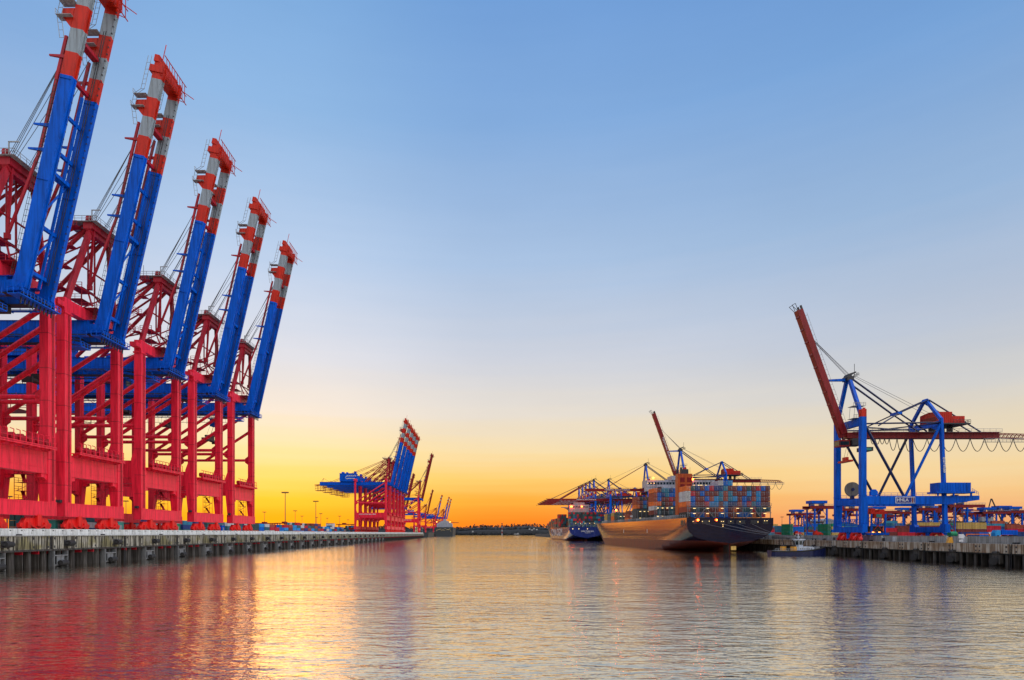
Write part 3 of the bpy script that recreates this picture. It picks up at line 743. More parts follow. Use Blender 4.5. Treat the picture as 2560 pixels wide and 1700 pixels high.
    for y in (-3.8, 3.8):
        for d_ in (-0.98, 0.70):
            hg.prism_y([(1.6,50.05),(5.8,50.2),(5.6,51.8),(4.4,52.4),(1.6,52.2)], y+d_, y+d_+0.28)
        hg.tube((HX,y-1.1,HZ+0.2),(HX,y+1.1,HZ+0.2),0.5,12)
        for k in range(3): hg.box(2.0+k*1.1, 2.1+k*1.1, y-1.06, y-0.98, 50.3, 51.8)
    hg.box(3.6, 6.2, -6.0, 6.0, 49.0, 49.2).rail([(6.2,-6,49.2),(6.2,6,49.2)],1.2,0.08,1.0).rail([(3.6,-6,49.2),(6.2,-6,49.2)],1.2,0.08,1.0)
    hg.build('boom_hinge', 'blue', t)
    ho = MB()
    for k in range(9): ho.tube((5.2, -4.5+k*1.1, 47.6), (5.2, -4.0+k*1.1, 50.8), 0.16, 5); ho.tube((5.6,-4.6+k*1.1,49.6),(5.6,-4.2+k*1.1,49.9),0.28,6)
    ho.build('hose_bundle', 'dark', t)
    # trolley, cab, spreader
    MB().box(-9, -3, -3.6, 3.6, 48.2, 49.6).box(-8.4,-3.6,-2.4,2.4,49.6,50.6).box(-9.4,-2.6,-3.9,-3.5,47.6,49.0).build('trolley', 'dark', t)
    cb = MB().prism_y([(-12.6,44.4),(-9.9,44.4),(-9.4,45.4),(-9.4,47.4),(-12.6,47.4)], -1.5, 1.5).box(-13.2,-9.2,-2.2,2.2,47.4,47.6).build('operator_cab', 'blue', t)
    MB().prism_y([(-9.9,44.7),(-9.36,45.5),(-9.36,47.1),(-9.9,47.1)], -1.3, 1.3).build('window', 'glass', cb)
    sp = MB().box(-14.2, -12.0, -4.6, 4.6, 38.4, 39.0).box(-14.0,-12.2,-2.0,2.0,39.0,40.6).box(-14.4,-11.8,-5.0,-4.4,37.8,39.2).box(-14.4,-11.8,4.4,5.0,37.8,39.2)
    for k in range(3): sp.tube((-14.4+k, -1.2, 40.4), (-14.4+k, 1.2, 40.4), 0.5, 10)
    sp.build('spreader', 'dark', t)
    sr = MB()
    for x in (-13.9, -12.3):
        for y in (-1.6, 1.6): sr.tube((x, y, 40.4), (x*0.75+ -0.5, y, 48.4), 0.05, 4)
    sr.build('spreader_ropes', 'rope', t)
    bf = MB()      # blue service bridge under the girder near the water side legs
    for y in (-7.6, -6.6): bf.beam((2.0, y, 46.6), (-12, y, 48.8), 0.25, 0.5)
    bf.rail([(2.0,-7.6,46.9),(-12,-7.6,49.0)],1.1,0.07,1.5).box(-0.5,3.2,-9.0,-5.5,45.4,45.6).rail([(3.2,-9,45.6),(3.2,-5.5,45.6)],1.1,0.07,1.0)
    bf.build('service_bridge', 'blue', t)
    fl = MB()
    for y in (-12.2, 12.2): fl.box(-0.4, 0.5, y-0.4, y+0.4, 7.35, 8.0)
    fl.build('signal_box', 'dark', t)
    return t
CA = crane_a()
near_y = [130.0, 156.5, 188.7, 220.8, 253.0]
near_l = ['tall red and blue crane with raised boom, cut off by the left frame edge',
          'tall red and blue crane with raised boom, second from the left frame edge',
          'tall red and blue crane with raised boom, middle one of the big row',
          'tall red and blue crane with raised boom, fourth of the big row',
          'tall red and blue crane with raised boom ending the big row beside open sky']
far_y = [636.5, 666, 694, 720, 747]
far_l = ['far red and blue crane down the quay, tallest boom of its group of five',
         'far red and blue crane down the quay, second in its group of five',
         'far red and blue crane down the quay, middle of its group of five',
         'far red and blue crane down the quay, fourth in its group of five',
         'far red and blue crane down the quay, rearmost of its group of five']
spots = [(-100.8, y, 1.0, l, 'big raised cranes on the near left quay') for y, l in zip(near_y, near_l)]
spots += [(-100.8, y, 1.0, l, 'raised cranes far down the left quay') for y, l in zip(far_y, far_l)]
spots += [(-101.5, 950, 1.04, 'lone dark red crane with steep raised boom just right of the far group of five', 'raised cranes far down the left quay'),
          (-160, 1215, 1.0, 'small distant crane boom showing left between the far group and the lone dark red crane', 'distant cranes on the left shore'),
          (-166, 1262, 1.0, 'small distant crane boom showing right between the far group and the lone dark red crane', 'distant cranes on the left shore'),
          (-160, 1667, 1.0, 'distant crane with orange lit raised boom, first right of the lone dark red crane', 'distant cranes on the left shore'),
          (-150, 1893, 1.0, 'distant crane with raised boom, between two others above the moored dark ship', 'distant cranes on the left shore'),
          (-134, 1997, 1.0, 'distant crane with raised boom, last but one towards the open horizon', 'distant cranes on the left shore'),
          (-133, 2100, 1.0, 'distant crane with raised boom, rightmost of the left shore towards the open horizon', 'distant cranes on the left shore')]
for i, (x, y, s, l, g) in enumerate(spots):
    o = CA if i == 0 else copy_tree(CA)
    o.location = (x, y, 7.4); o.scale = (s,)*3
    tag(o, l, 'crane', g)
    if 'lone dark' in l:
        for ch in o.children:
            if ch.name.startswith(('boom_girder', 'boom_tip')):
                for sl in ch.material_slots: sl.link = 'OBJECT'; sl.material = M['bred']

# ------------------------------------------------------------------ crane type B: blue portal, red boom (origin: waterside rail, middle of the two legs)
def crane_b(up=True, name='container_crane', lettering=True):
    t = empty(name, (0, 0, 0))
    # local x: from the water inland, y along the quay, z from the rail (5.0)
    LXx = 26.5
    for x in (0, LXx):
        for y in (-3.4, 3.4):
            b = MB()
            b.prism_x([(-2.7,1.75),(-1.6,2.75),(1.6,2.75),(2.7,1.75),(1.5,1.7),(0.4,2.2),(-0.4,2.2),(-1.5,1.7)], -0.5, 0.5)
            for yy in (-1.6, 1.6):
                b.prism_x([(yy-1.25,0.45),(yy-0.5,1.75),(yy+0.5,1.75),(yy+1.25,0.45),(yy+0.4,0.5),(yy,0.95),(yy-0.4,0.5)], -0.6, 0.6).box(-0.8,-0.6,yy-0.25,yy+0.25,0.9,1.6)
            o = b.build('bogie', 'bogie_red', t, (x, y, 0))
            for yy in (-2.45, -0.8, 0.8, 2.45): MB().tube((-0.75, yy, 0.5), (0.4, yy, 0.5), 0.5, 12).build('wheel', 'bogie_red', o)
        MB().box(x-0.8, x+0.8, -8.2, 8.2, 2.75, 4.6).box(x-0.6,x+0.6,-0.8,0.8,0.6,2.75).prism_x([(-8.2,4.6),(-5.5,4.6),(-6.0,5.4),(-8.2,5.4)],x-0.75,x+0.75).prism_x([(8.2,4.6),(8.2,5.4),(6.0,5.4),(5.5,4.6)],x-0.75,x+0.75).build('sill_beam', 'hblue', t)
    for y in (-7, 7):
        MB().prism_y([(-0.9,4.6),(1.1,4.6),(1.3,11.5),(0.85,14.8),(0.85,40.0),(-0.9,40.0)], y-0.7, y+0.7).box(-1.0,0.95,y-0.8,y+0.8,14.6,14.8).box(-1.0,0.95,y-0.8,y+0.8,5.8,6.0).build('leg', 'hblue', t)
        MB().prism_y([(LXx-0.55,4.6),(LXx+0.75,4.6),(LXx+0.3,12.0),(LXx-0.9,39.6),(LXx-1.7,39.6),(LXx-0.65,12.0)], y-0.55, y+0.55).build('leg', 'hblue', t)
        MB().box(-0.85, 0.8, y-0.75, y+0.75, 40.0, 42.4).box(0.1,0.7,y-0.3,y+0.3,42.4,42.9).build('leg_cap', 'orange_red', t)
        mb = MB().box(0.86, LXx+0.3, y-0.65, y+0.65, 11.8, 14.5)
        if y < 0: mb.prism_y([(LXx+0.3,11.8),(LXx+10.6,13.2),(LXx+10.6,14.6),(LXx+0.3,14.5)], y-0.65, y+0.65)
        mb.rail([(1.0,y,14.5),(LXx-1,y,14.5)],1.0,0.05,2.0)
        tb = mb.build('tie_beam', 'hblue', t)
        if y < 0:
            MB().box(10.1, 16.4, y-0.75, y-0.66, 12.1, 14.2).build('sign_border', 'white', tb)
            sg = MB().box(10.3, 15.2, y-0.80, y-0.76, 12.3, 14.0, 0).box(15.35,15.75,y-0.80,y-0.76,12.3,14.0,1).box(15.95,16.25,y-0.80,y-0.76,12.3,14.0,0).build('sign_panel', [NAVYP, 'bred'], tb)
            if lettering: text('HHLA', 1.45, 'white', tb, (12.3, y-0.84, 13.15), (1,0,0), (0,0,1), sx=1.0, name='sign_lettering', ext=0.02)
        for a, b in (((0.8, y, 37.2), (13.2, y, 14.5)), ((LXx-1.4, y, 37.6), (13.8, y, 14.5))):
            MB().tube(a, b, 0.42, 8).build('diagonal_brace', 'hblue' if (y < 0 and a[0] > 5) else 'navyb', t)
        MB().beam((-0.2, y*0.98, 40.0), (-0.5, y*0.12, 53.6), 1.0, 1.0).build('mast_leg', 'blue', t)
        MB().beam((LXx-1.3, y*0.98, 39.4), (25.2, y*0.1, 46.4), 0.8, 0.9).build('rear_mast_leg', 'hblue', t)
        # stays in each plane
        s = y*0.22
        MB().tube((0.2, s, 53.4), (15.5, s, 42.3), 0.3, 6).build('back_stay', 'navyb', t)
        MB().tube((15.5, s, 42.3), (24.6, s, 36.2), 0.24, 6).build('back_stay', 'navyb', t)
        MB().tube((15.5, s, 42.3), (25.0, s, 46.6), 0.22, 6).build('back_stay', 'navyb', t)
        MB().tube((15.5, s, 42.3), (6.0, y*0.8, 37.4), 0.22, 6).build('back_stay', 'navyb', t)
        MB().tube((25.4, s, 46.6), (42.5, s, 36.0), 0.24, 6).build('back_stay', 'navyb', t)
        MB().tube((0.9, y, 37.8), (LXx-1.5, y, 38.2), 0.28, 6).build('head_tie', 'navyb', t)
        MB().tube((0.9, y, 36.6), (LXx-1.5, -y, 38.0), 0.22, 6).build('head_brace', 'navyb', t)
    MB().box(14.7, 16.3, -1.9, 1.9, 41.9, 42.7).build('stay_joint', 'hblue', t)
    MB().box(-0.7, 0.6, -6.3, 6.3, 37.4, 39.8).build('top_beam', 'hblue', t)
    MB().box(LXx-1.8, LXx-0.8, -6.4, 6.4, 37.2, 38.8).prism_x([(-6.4,37.2),(-3,37.2),(-6.4,35.4)],LXx-1.7,LXx-0.9).prism_x([(6.4,37.2),(6.4,35.4),(3,37.2)],LXx-1.7,LXx-0.9).build('top_beam', 'hblue', t)
    MB().box(-0.8, 0.8, -6.3, 6.3, 11.9, 13.6).box(-0.85,-0.8,-6.3,6.3,12.4,12.6).build('cross_beam', 'hblue', t)
    MB().box(LXx-0.5, LXx+0.3, -6.4, 6.4, 12.0, 13.6).build('cross_beam', 'hblue', t)
    hd = MB().box(-1.6, 0.6, -1.5, 1.5, 53.2, 54.6)
    for y in (-0.9, 0, 0.9): hd.tube((-0.6, y-0.25, 54.7), (-0.6, y+0.25, 54.7), 0.7, 10)
    hd.prism_y([(-1.8,54.0),(1.4,55.8),(1.4,56.2),(-1.0,55.4)], -1.3, 1.3).tube((1.6,0,54.5),(1.6,0,59.0),0.08,5)
    hd.rail([(0.6,-1.5,54.6),(2.2,-1.5,54.6),(2.2,1.5,54.6)],1.0,0.06,0.8)
    hd.build('mast_head', 'dark', t)
    MB().prism_y([(24.4,46.0),(26.1,46.0),(25.4,47.2),(25.0,47.2)], -1.1, 1.1).build('rear_mast_head', 'hblue', t)
    # horizontal girder
    g = MB().box(-1.5, 49.0, -1.15, 1.15, 34.1, 36.0)
    g.box(-1.5, 49.0, -1.35, 1.35, 34.0, 34.1)
    g.build('girder', 'bred', t)
    cat = MB().box(0, 49, -2.3, -1.4, 35.9, 36.0).rail([(0,-2.3,36),(49,-2.3,36)],1.0,0.05,2.0)
    cat.box(43, 63, -2.2, -1.5, 32.6, 32.7).rail([(43,-2.2,32.7),(63,-2.2,32.7)],1.1,0.06,1.2)
    cat.build('catwalk', 'steel', t)
    jt = MB()
    for y in (-1.0, 1.0):
        jt.beam((49, y, 35.7), (60, y, 35.3), 0.22, 0.22).beam((60, y, 35.3), (63, y, 33.9), 0.22, 0.22).beam((49, y, 34.3), (63, y, 33.9), 0.22, 0.22)
        for k in range(10): jt.tube((49+k*1.3, y, 34.3), (49.65+k*1.3, y, 35.6-k*0.03), 0.08, 4).tube((49.65+k*1.3, y, 35.6-k*0.03), (50.3+k*1.3, y, 34.3), 0.08, 4)
    jt.build('jib_truss', 'bred', t)
    # red machinery house on the girder
    h = MB().box(26.3, 31.0, -4.2, 4.0, 38.6, 42.2).box(31.0, 35.4, -3.8, 3.4, 38.6, 40.9)
    h.prism_x([(-4.2,42.2),(4.0,42.2),(-0.2,42.7)], 26.3, 31.0)
    for k in range(6): h.box(26.24, 26.3, -3.4+k*0.1, 3.4, 39.6+k*0.22, 39.68+k*0.22, 1)
    for k in range(7): h.box(26.6+k*0.62, 26.66+k*0.62, -4.25, -4.2, 38.7, 42.1)
    h.build('machinery_house', ['orange_red', 'dark'], t)
    MB().box(25.2, 36.6, -4.8, 4.6, 38.1, 38.5).box(27,28,-1,1,36.0,38.1).box(30,31,-1,1,36,38.1).box(33,33.6,-1,1,36,38.1).rail([(31,-4.8,38.5),(36.6,-4.8,38.5),(36.6,4.6,38.5)],1.0,0.06,1.0).tube((32,-1,38.1),(36,-1,36),0.1,5).build('house_platform', 'dark', t)
    # festoon cable
    fc = MB()
    def loop(x0, x1, dep):
        pts = [(x0 + (x1-x0)*i/10.0, -1.5, 33.9 - dep*(1-(2*i/10.0-1)**2)) for i in range(11)]
        fc.path(pts, 0.11, 5)
    x = 6.0
    for k in range(4): loop(x, x+1.55, 1.9); x += 1.55
    while x < 62: 
        w = 2.6 if x < 19 else 4.75
        loop(x, x+w, 4.3 if x > 14 else 4.0); x += w
    fc.build('festoon_cable', 'dark', t)
    MB().box(-0.5, 3.2, -2.4, 2.0, 31.6, 33.8).box(3.2,6.5,-2.2,1.4,29.7,31.0).build('trolley', 'dark', t)
    cab = MB().box(-4.4, -0.9, -1.8, 1.4, 31.2, 33.4).build('operator_cab', 'bred', t)
    MB().box(-4.46, -4.4, -1.6, 1.2, 31.6, 33.0).box(-4.2,-1.2,-1.86,-1.8,31.7,32.9).build('window', 'glass', cab)
    MB().box(3.4, 5.8, -2.26, -2.2, 29.9, 30.7).build('control_panel', 'teal', t)
    MB().box(-2.2, -0.6, -3.0, 3.0, 26.1, 26.7).box(-1.9,-0.9,-1.0,1.0,26.7,27.8).build('spreader', 'orange_red', t)
    sr = MB()
    for y in (-0.8, 0.8): sr.tube((-1.4, y, 27.7), (-0.4, y, 32), 0.05, 4)
    sr.build('spreader_ropes', 'rope', t)
    # cable reel, stair grating
    rl = MB().tube((0.2, -1.4, 17.0), (0.2, -0.8, 17.0), 2.45, 28, 0).tube((0.2, -1.55, 17.0), (0.2, -1.4, 17.0), 0.55, 12, 1).box(-0.3,0.7,-1.5,-0.6,13.6,15.0,1)
    rl.build('cable_reel', ['reel', 'navyb'], t)
    gr = MB()
    for k in range(14): gr.beam((-1.0, -6+k*0.9, 6.9), (-1.0, -5.2+k*0.9, 5.0), 0.1, 0.28)
    gr.beam((-1.0,-6.2,7.0),(-1.0,6.4,7.0),0.15,0.2).beam((-1.0,-6.2,5.0),(-1.0,6.4,5.0),0.15,0.2)
    gr.build('access_stair', 'hblue', t)
    # electrical house on the beam's tail
    eh = MB().box(23.4, 33.6, -8.6, -4.6, 15.9, 18.7)
    for k in range(12): eh.box(23.6+k*0.85, 23.68+k*0.85, -8.66, -8.6, 16, 18.6)
    e = eh.build('electrical_house', 'hblue', t)
    MB().box(22.6, 34.8, -8.8, -4.4, 15.3, 15.85).box(23,23.4,-8.6,-8.2,14.5,15.3).box(33.6,34.0,-8.6,-8.2,14.5,15.3).box(28,28.4,-8.6,-8.2,14.5,15.3).rail([(34,-8.6,15.8),(36,-8.6,14.6)],1,0.06,0.6).build('house_platform', 'hblue', t)
    MB().box(2.4, 4.6, -7.5, -6.5, 14.6, 16.0).prism_y([(2.6,16.0),(4.4,16.0),(4.0,16.6),(3.0,16.6)],-7.5,-6.5).build('winch_box', 'hblue', t)
    if lettering: text('PEINER', 1.1, 'white', t, (LXx-0.55, -7.62, 24.5), (-0.045,0,1), (-1,0,-0.045), sx=1.5, name='leg_lettering', ext=0.02)
    # boom
    hx, hz = -2.3, 35.6
    d = Vector((-14.8, 0, 41.2)).normalized() if up else Vector((-1, 0, -0.0))
    nrm = Vector((d.z, 0, -d.x)) if up else Vector((0, 0, 1))       # towards the mast
    L = 43.8
    H = Vector((hx, 0, hz if up else 35.05))
    bm = MB().beam(H, H + d*L, 2.3, 1.95, ref=nrm)
    bm.beam(H - d*1.0, H + d*2.5, 1.4, 2.6, ref=nrm)
    for k in range(10): bm.beam(H + d*(2+k*4.4) - nrm*1.0 + Vector((0,-1.0,0)), H + d*(2+k*4.4) - nrm*1.0 + Vector((0,1.0,0)), 0.35, 0.5)
    bo = bm.build('boom', 'bred', t)
    tp = MB()
    E = H + d*L
    for y in (-0.9, 0.9):
        tp.beam(E + nrm*0.7 + Vector((0,y,0)) - d*0.2, E + nrm*0.7 + Vector((0,y,0)) + d*1.2, 0.35, 0.6)
        tp.tube(E - nrm*0.6 + Vector((0,y,0)), E - nrm*0.7 + d*2.4 + Vector((0,y,0)), 0.09, 5).tube(E - nrm*0.7 + d*2.4 + Vector((0,y,0)), E - nrm*2.0 + d*2.2 + Vector((0,y,0)), 0.09, 5).tube(E - nrm*2.0 + d*2.2 + Vector((0,y,0)), E - nrm*0.9 + Vector((0,y,0)), 0.09, 5)
    tp.build('boom_tip', 'dark', t)
    hr = MB()
    for k in range(24):
        c = H + d*(1+k*1.75) + nrm*1.0 + Vector((0, -1.0, 0)); hr.tube(c, c + nrm*0.8, 0.05, 4)
    hr.tube(H + d + nrm*1.8 + Vector((0,-1,0)), H + d*42 + nrm*1.8 + Vector((0,-1,0)), 0.05, 4)
    hr.build('boom_rail', 'steel', t)
    rp = MB()
    if up:
        for y in (-0.9, -0.4, 0.4, 0.9): rp.tube((-0.6, y, 55.2), H + d*(33.5 + y) + nrm*1.0 + Vector((0, y, 0)), 0.07, 4)
        MB().beam((-1.2, 0, 53.6), H + d*18.6 + nrm*0.9, 0.7, 0.9, w2=0.5, h2=0.6).build('boom_strut', 'hblue', t)
    else:
        for y in (-0.8, 0.8):
            MB().tube((-1.0, y, 54.0), H + d*29 + nrm*1.0 + Vector((0, y, 0)), 0.26, 6).build('fore_stay', 'bred', t)
            rp.tube((-0.8, y, 55.2), H + d*40 + nrm*1.0 + Vector((0, y, 0)), 0.06, 4)
    for y in (-0.5, 0.5): rp.tube((1.2, y, 55.0), (27, y*2, 41.8), 0.06, 4)
    rp.build('hoist_ropes', 'rope', t)
    lw_ = MB().box(-2.0, 2.0, -5.6, -2.0, 39.9, 40.0).rail([(-2,-5.6,40),(2,-5.6,40)],1.0,0.06,0.8)
    for c in ((-1.6,-5),(1.6,-5),(-1.6,-2.4),(1.6,-2.4)): lw_.tube((c[0],c[1],40),(c[0]*0.8,c[1],44.0),0.07,4)
    lw_.box(-2,2,-5.4,-2.2,43.9,44.0).rail([(-2,-5.4,44),(2,-5.4,44)],1.0,0.06,0.8)
    lw_.build('service_platform', 'steel', t)
    if lettering and name == 'container_crane':
        pass
    return t, bo, H, d, nrm
NAVYP = paint('sign_navy', (0.02, 0.03, 0.25), 0.4, 0.1)
CB, cb_boom, cH, cd, cn = crane_b(True)
CB.location = (122.0, 203.0, 5.0)
tag(CB, 'bright blue quay crane with raised red boom, big cable reel between its legs', 'crane', 'blue quay cranes of the right quay')
CB2 = copy_tree(CB); CB2.location = (122.4, 378.0, 5.0)
tag(CB2, 'blue quay crane with dark red raised boom standing behind the big container ship', 'crane', 'blue quay cranes of the right quay')
for ch in CB2.children:
    if ch.name.startswith('boom') and not ch.name.startswith(('boom_tip', 'boom_rail', 'boom_strut')):
        c = cH + cd*17.0 + Vector((0, -1.2, 0))
        text('TERMINAL BURCHARDKAI', 1.5, 'white', ch, c, -cd, cn, name='boom_lettering', sx=1.25)
CD, cdb, dH, dd, dn = crane_b(False)
CD.location = (122.4, 459.0, 5.0)
tag(CD, 'blue quay crane with lowered red boom just left of the raised one behind the ship', 'crane', 'blue quay cranes of the right quay')
text('TERMINAL BURCHARDKAI', 1.3, 'white', cdb, dH + dd*20 + Vector((0, -1.2, 0)), (1, 0, 0), (0, 0, 1), name='boom_lettering', sx=1.25)
low = [(121.6, 592, 1.0), (121.0, 668, 1.12), (121.0, 694, 1.12), (121.0, 720, 1.12), (121.0, 746, 1.12), (121.0, 772, 1.12)]
lw_l = ['blue quay crane with lowered boom over the blue ship, nearest of the low row',
        'dark blue crane with lowered boom over the blue ship, highest apex of the low row',
        'dark blue crane with lowered boom over the blue ship, third of the low row',
        'dark blue crane with lowered boom over the blue ship, fourth of the low row',
        'dark blue crane with lowered boom over the blue ship, fifth of the low row',
        'dark blue crane with lowered boom whose tip reaches farthest left over the blue ship']
for (x, y, s), l in zip(low, lw_l):
    o = copy_tree(CD); o.location = (x, y, 5.0); o.scale = (s,)*3
    tag(o, l, 'crane', 'blue quay cranes of the right quay')
o = copy_tree(CD); o.location = (-130, 2010, 7.0); o.rotation_euler = (0, 0, math.pi)
tag(o, 'distant crane on the left shore with its boom lowered over the moored dark ship', 'crane', 'distant cranes on the left shore')

# ------------------------------------------------------------------ shipping containers
CW, CL, CH = 1.86, 9.4, 2.13
CCOL = {'br': (0.15, 0.035, 0.03), 'rd': (0.40, 0.018, 0.03), 'bl': (0.004, 0.10, 0.42), 'lb': (0.02, 0.22, 0.50), 'tl': (0.03, 0.17, 0.26), 'nv': (0.02, 0.045, 0.16),
        'gr': (0.035, 0.07, 0.07), 'dk': (0.03, 0.035, 0.04), 'or': (0.60, 0.14, 0.03), 'rb': (0.28, 0.06, 0.035), 'wh': (0.42, 0.42, 0.42), 'tn': (0.40, 0.27, 0.08), 'gn': (0.01, 0.16, 0.07), 'tg': (0.03, 0.10, 0.13)}
CNAME = {'br': 'brown', 'rd': 'red', 'bl': 'blue', 'lb': 'light blue', 'tl': 'teal', 'nv': 'navy', 'gr': 'dark green', 'dk': 'black', 'or': 'orange', 'rb': 'rust red', 'wh': 'grey', 'tn': 'tan', 'gn': 'green', 'tg': 'slate'}
for k, c in CCOL.items(): M['c_'+k] = paint('container_'+CNAME[k].replace(' ', '_'), tuple(min(0.9, v_*1.45) for v_ in c), 0.5, 0.22, 0.6, spec=0.15, grime=0.5)
M['decal'] = paint('container_decal', (0.24, 0.25, 0.27), 0.5, 0.1)
CMESH = {}
def cont_geo(mb, L, o=(0, 0, 0), mi=0, full=True):
    x, y, z = o
    mb.box(x-CW/2, x+CW/2, y-L/2, y+L/2, z, z+CH-0.03, mi)
def cont_mesh(col, L=CL):
    k = (col, L)
    if k in CMESH: return CMESH[k]
    mb = MB(); w, h = CW/2, CH-0.03
    mb.box(-w+0.04, w-0.04, -L/2+0.05, L/2-0.05, 0.04, h-0.04)
    for sx in (-1, 1):
        for sy in (-1, 1): mb.box(sx*w-(0.12 if sx > 0 else 0), sx*w+(0.12 if sx < 0 else 0), sy*L/2-(0.12 if sy > 0 else 0), sy*L/2+(0.12 if sy < 0 else 0), 0, h)
        mb.box(min(sx*w, sx*(w-0.1)), max(sx*w, sx*(w-0.1)), -L/2+0.12, L/2-0.12, h-0.12, h-0.005); mb.box(min(sx*w, sx*(w-0.1)), max(sx*w, sx*(w-0.1)), -L/2+0.12, L/2-0.12, 0.005, 0.14)
        n = int(L/0.36)
        for i in range(n):
            yy = -L/2+0.2+i*(L-0.4)/n
            mb.box(min(sx*(w-0.05), sx*(w-0.01)), max(sx*(w-0.05), sx*(w-0.01)), yy, yy+0.18, 0.14, h-0.12)
    y = -L/2
    for xx in (-0.68, -0.28, 0.28, 0.68): mb.tube((xx, y+0.0, 0.1), (xx, y+0.0, h-0.1), 0.035, 5, 1)
    mb.box(-0.02, 0.02, y+0.03, y+0.05, 0.1, h-0.1, 2)
    rnd = random.Random(hash(col) % 99 if False else sum(map(ord, col)))
    mb.box(0.12, 0.62, y+0.02, y+0.045, 1.35, 1.62, 1).box(0.4, 0.74, y+0.02, y+0.045, 0.7, 0.98, 1).box(-0.74, -0.34, y+0.02, y+0.045, 1.5, 1.7, 1)
    o = mb.build('shipping_container', ['c_'+col, 'decal', 'dark'])
    me = o.data; bpy.data.objects.remove(o)
    CMESH[k] = me
    return me
NCONT = 0
def container(col, loc, label, group, rz=0.0, L=CL):
    global NCONT
    o = bpy.data.objects.new('shipping_container', cont_mesh(col, L)); COL.objects.link(o)
    o.location = loc; o.rotation_euler = (0, 0, rz); NCONT += 1
    return tag(o, label, 'container', group)

# ------------------------------------------------------------------ ships
def hull_mesh(L, B, zt, sheer, bootz, parent, mats, k0=3.7):
    S = [0, 3, 7, 12, 18, 26, 36, 48, 62, 80, 100, 120, 140, 155, 168, 178, 186, 194, 202, 210, 218, 226, 233, 239, 244, 248, L]
    nz = 15
    rings = []
    for s in S:
        deck = zt + sheer*(s/L)**2
        kk = k0 - 8.0*min(1.0, s/52.0)
        p = 4.0 + 16.0*min(1.0, s/55.0)
        ring = []
        zs = [deck - (deck-bootz)*i/8.0 for i in range(9)] + [bootz - (bootz+1.5)*i/6.0 for i in range(1, 7)]
        for z in zs:
            q = (deck - z)/(deck - kk)
            b = B*(max(0.0, 1 - max(0.0, q)**p))**0.5
            s0 = L - 70 - 2.6*(deck-z); Lz = L - 0.9*(deck-z)
            e = max(0.0, min(1.0, (s - s0)/(Lz - s0)))
            b *= (1 - e**(3.0 - 0.06*(deck-z)))
            ring.append((b, s, z))
        rings.append(ring)
    mb = MB(); n = len(rings[0])
    for sgn in (-1, 1):
        vs = [(sgn*b, y, z) for r in rings for (b, y, z) in r]
        fs = []; mi = []
        for i in range(len(rings)-1):
            for j in range(n-1):
                f = (i*n+j, i*n+j+1, (i+1)*n+j+1, (i+1)*n+j)
                fs.append(f if sgn < 0 else f[::-1]); mi.append(0 if j < 8 else 1)
        o = len(mb.v); mb.v += vs
        for f, m_ in zip(fs, mi): mb.f.append(tuple(a+o for a in f)); mb.m.append(m_)
    # transom and deck
    r0 = rings[0]; vs = [(-b, y, z) for b, y, z in r0] + [(b, y, z) for b, y, z in r0]
    o = len(mb.v); mb.v += vs
    for j in range(n-1): mb.f.append((o+j, o+n+j, o+n+j+1, o+j+1)); mb.m.append(0)
    vs = [(-r[0][0], r[0][1], r[0][2]-0.6) for r in rings] + [(r[0][0], r[0][1], r[0][2]-0.6) for r in rings]
    o = len(mb.v); mb.v += vs; q = len(rings)
    for i in range(q-1): mb.f.append((o+i, o+i+1, o+q+i+1, o+q+i)); mb.m.append(2)
    ob = mb.build('hull', mats, parent)
    # smooth the long plating but keep the transom edge
    me = ob.data
    import bmesh
    bm = bmesh.new(); bm.from_mesh(me); bmesh.ops.remove_doubles(bm, verts=bm.verts, dist=0.001); bmesh.ops.recalc_face_normals(bm, faces=bm.faces)
    bm.normal_update()
    for f in bm.faces: f.smooth = True
    for ed in bm.edges:
        if len(ed.link_faces) != 2 or ed.calc_face_angle(0) > R(28): ed.smooth = False
    bm.to_mesh(me); bm.free()
    return ob
SHX, SHY, SHB = 100.7, 249.0, 17.75
ship = empty('container_ship', (SHX, SHY, 0))
tag(ship, 'big dark hulled container ship at the right quay with orange funnel and tall stern stack', 'ship', 'container ships in the harbour')
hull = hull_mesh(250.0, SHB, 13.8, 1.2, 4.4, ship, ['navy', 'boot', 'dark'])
nt_ = M['navy'].node_tree
# stern openings and fittings
op = MB()
for x0, x1 in ((-15.0, -13.6), (-11.5, -8.2), (-4.2, -2.0), (-1.0, 1.6), (2.6, 6.2), (8.4, 11.6), (13.4, 15.6)):
    op.box(x0, x1, -0.06, 0.0, 11.3, 12.9)
op.build('mooring_opening', 'dark', hull)
so = MB()
for y0, y1 in ((4.0, 7.6), (2.2, 3.2)): so.box(-SHB-0.05, -SHB+0.3, y0, y1, 11.0, 12.9)
so.build('side_opening', 'dark', hull)
st_ = MB()
for y in (60, 112): st_.box(-SHB-0.03, -SHB+0.1, y, y+0.7, 7.6, 9.6)
st_.build('tug_mark', 'white', hull)
rl = MB()
for k in range(60):
    y = 3 + k*3.0; z = 13.8 + 1.2*(y/250.0)**2
    rl.tube((-SHB+0.1, y, z), (-SHB+0.1, y, z+1.1), 0.09, 4)
    rl.box(-SHB+0.3, -SHB+1.4, y-0.2, y+0.3, z, z+1.6)
rl.tube((-SHB+0.1, 3, 14.9), (-SHB+0.1, 180, 15.5), 0.08, 4)
rl.build('deck_rail', 'grey', ship)
# rudder board
MB().box(0.3, 2.4, -0.3, 0.2, 0.6, 2.2).build('draught_board', 'tn_board' if 'tn_board' in M else 'c_tn', hull)
MB().prism_y([(-0.4,-1),(0.4,-1),(0.3,3.9),(-0.3,3.9)], 1.0, 6.0).build('rudder', 'dark', hull)
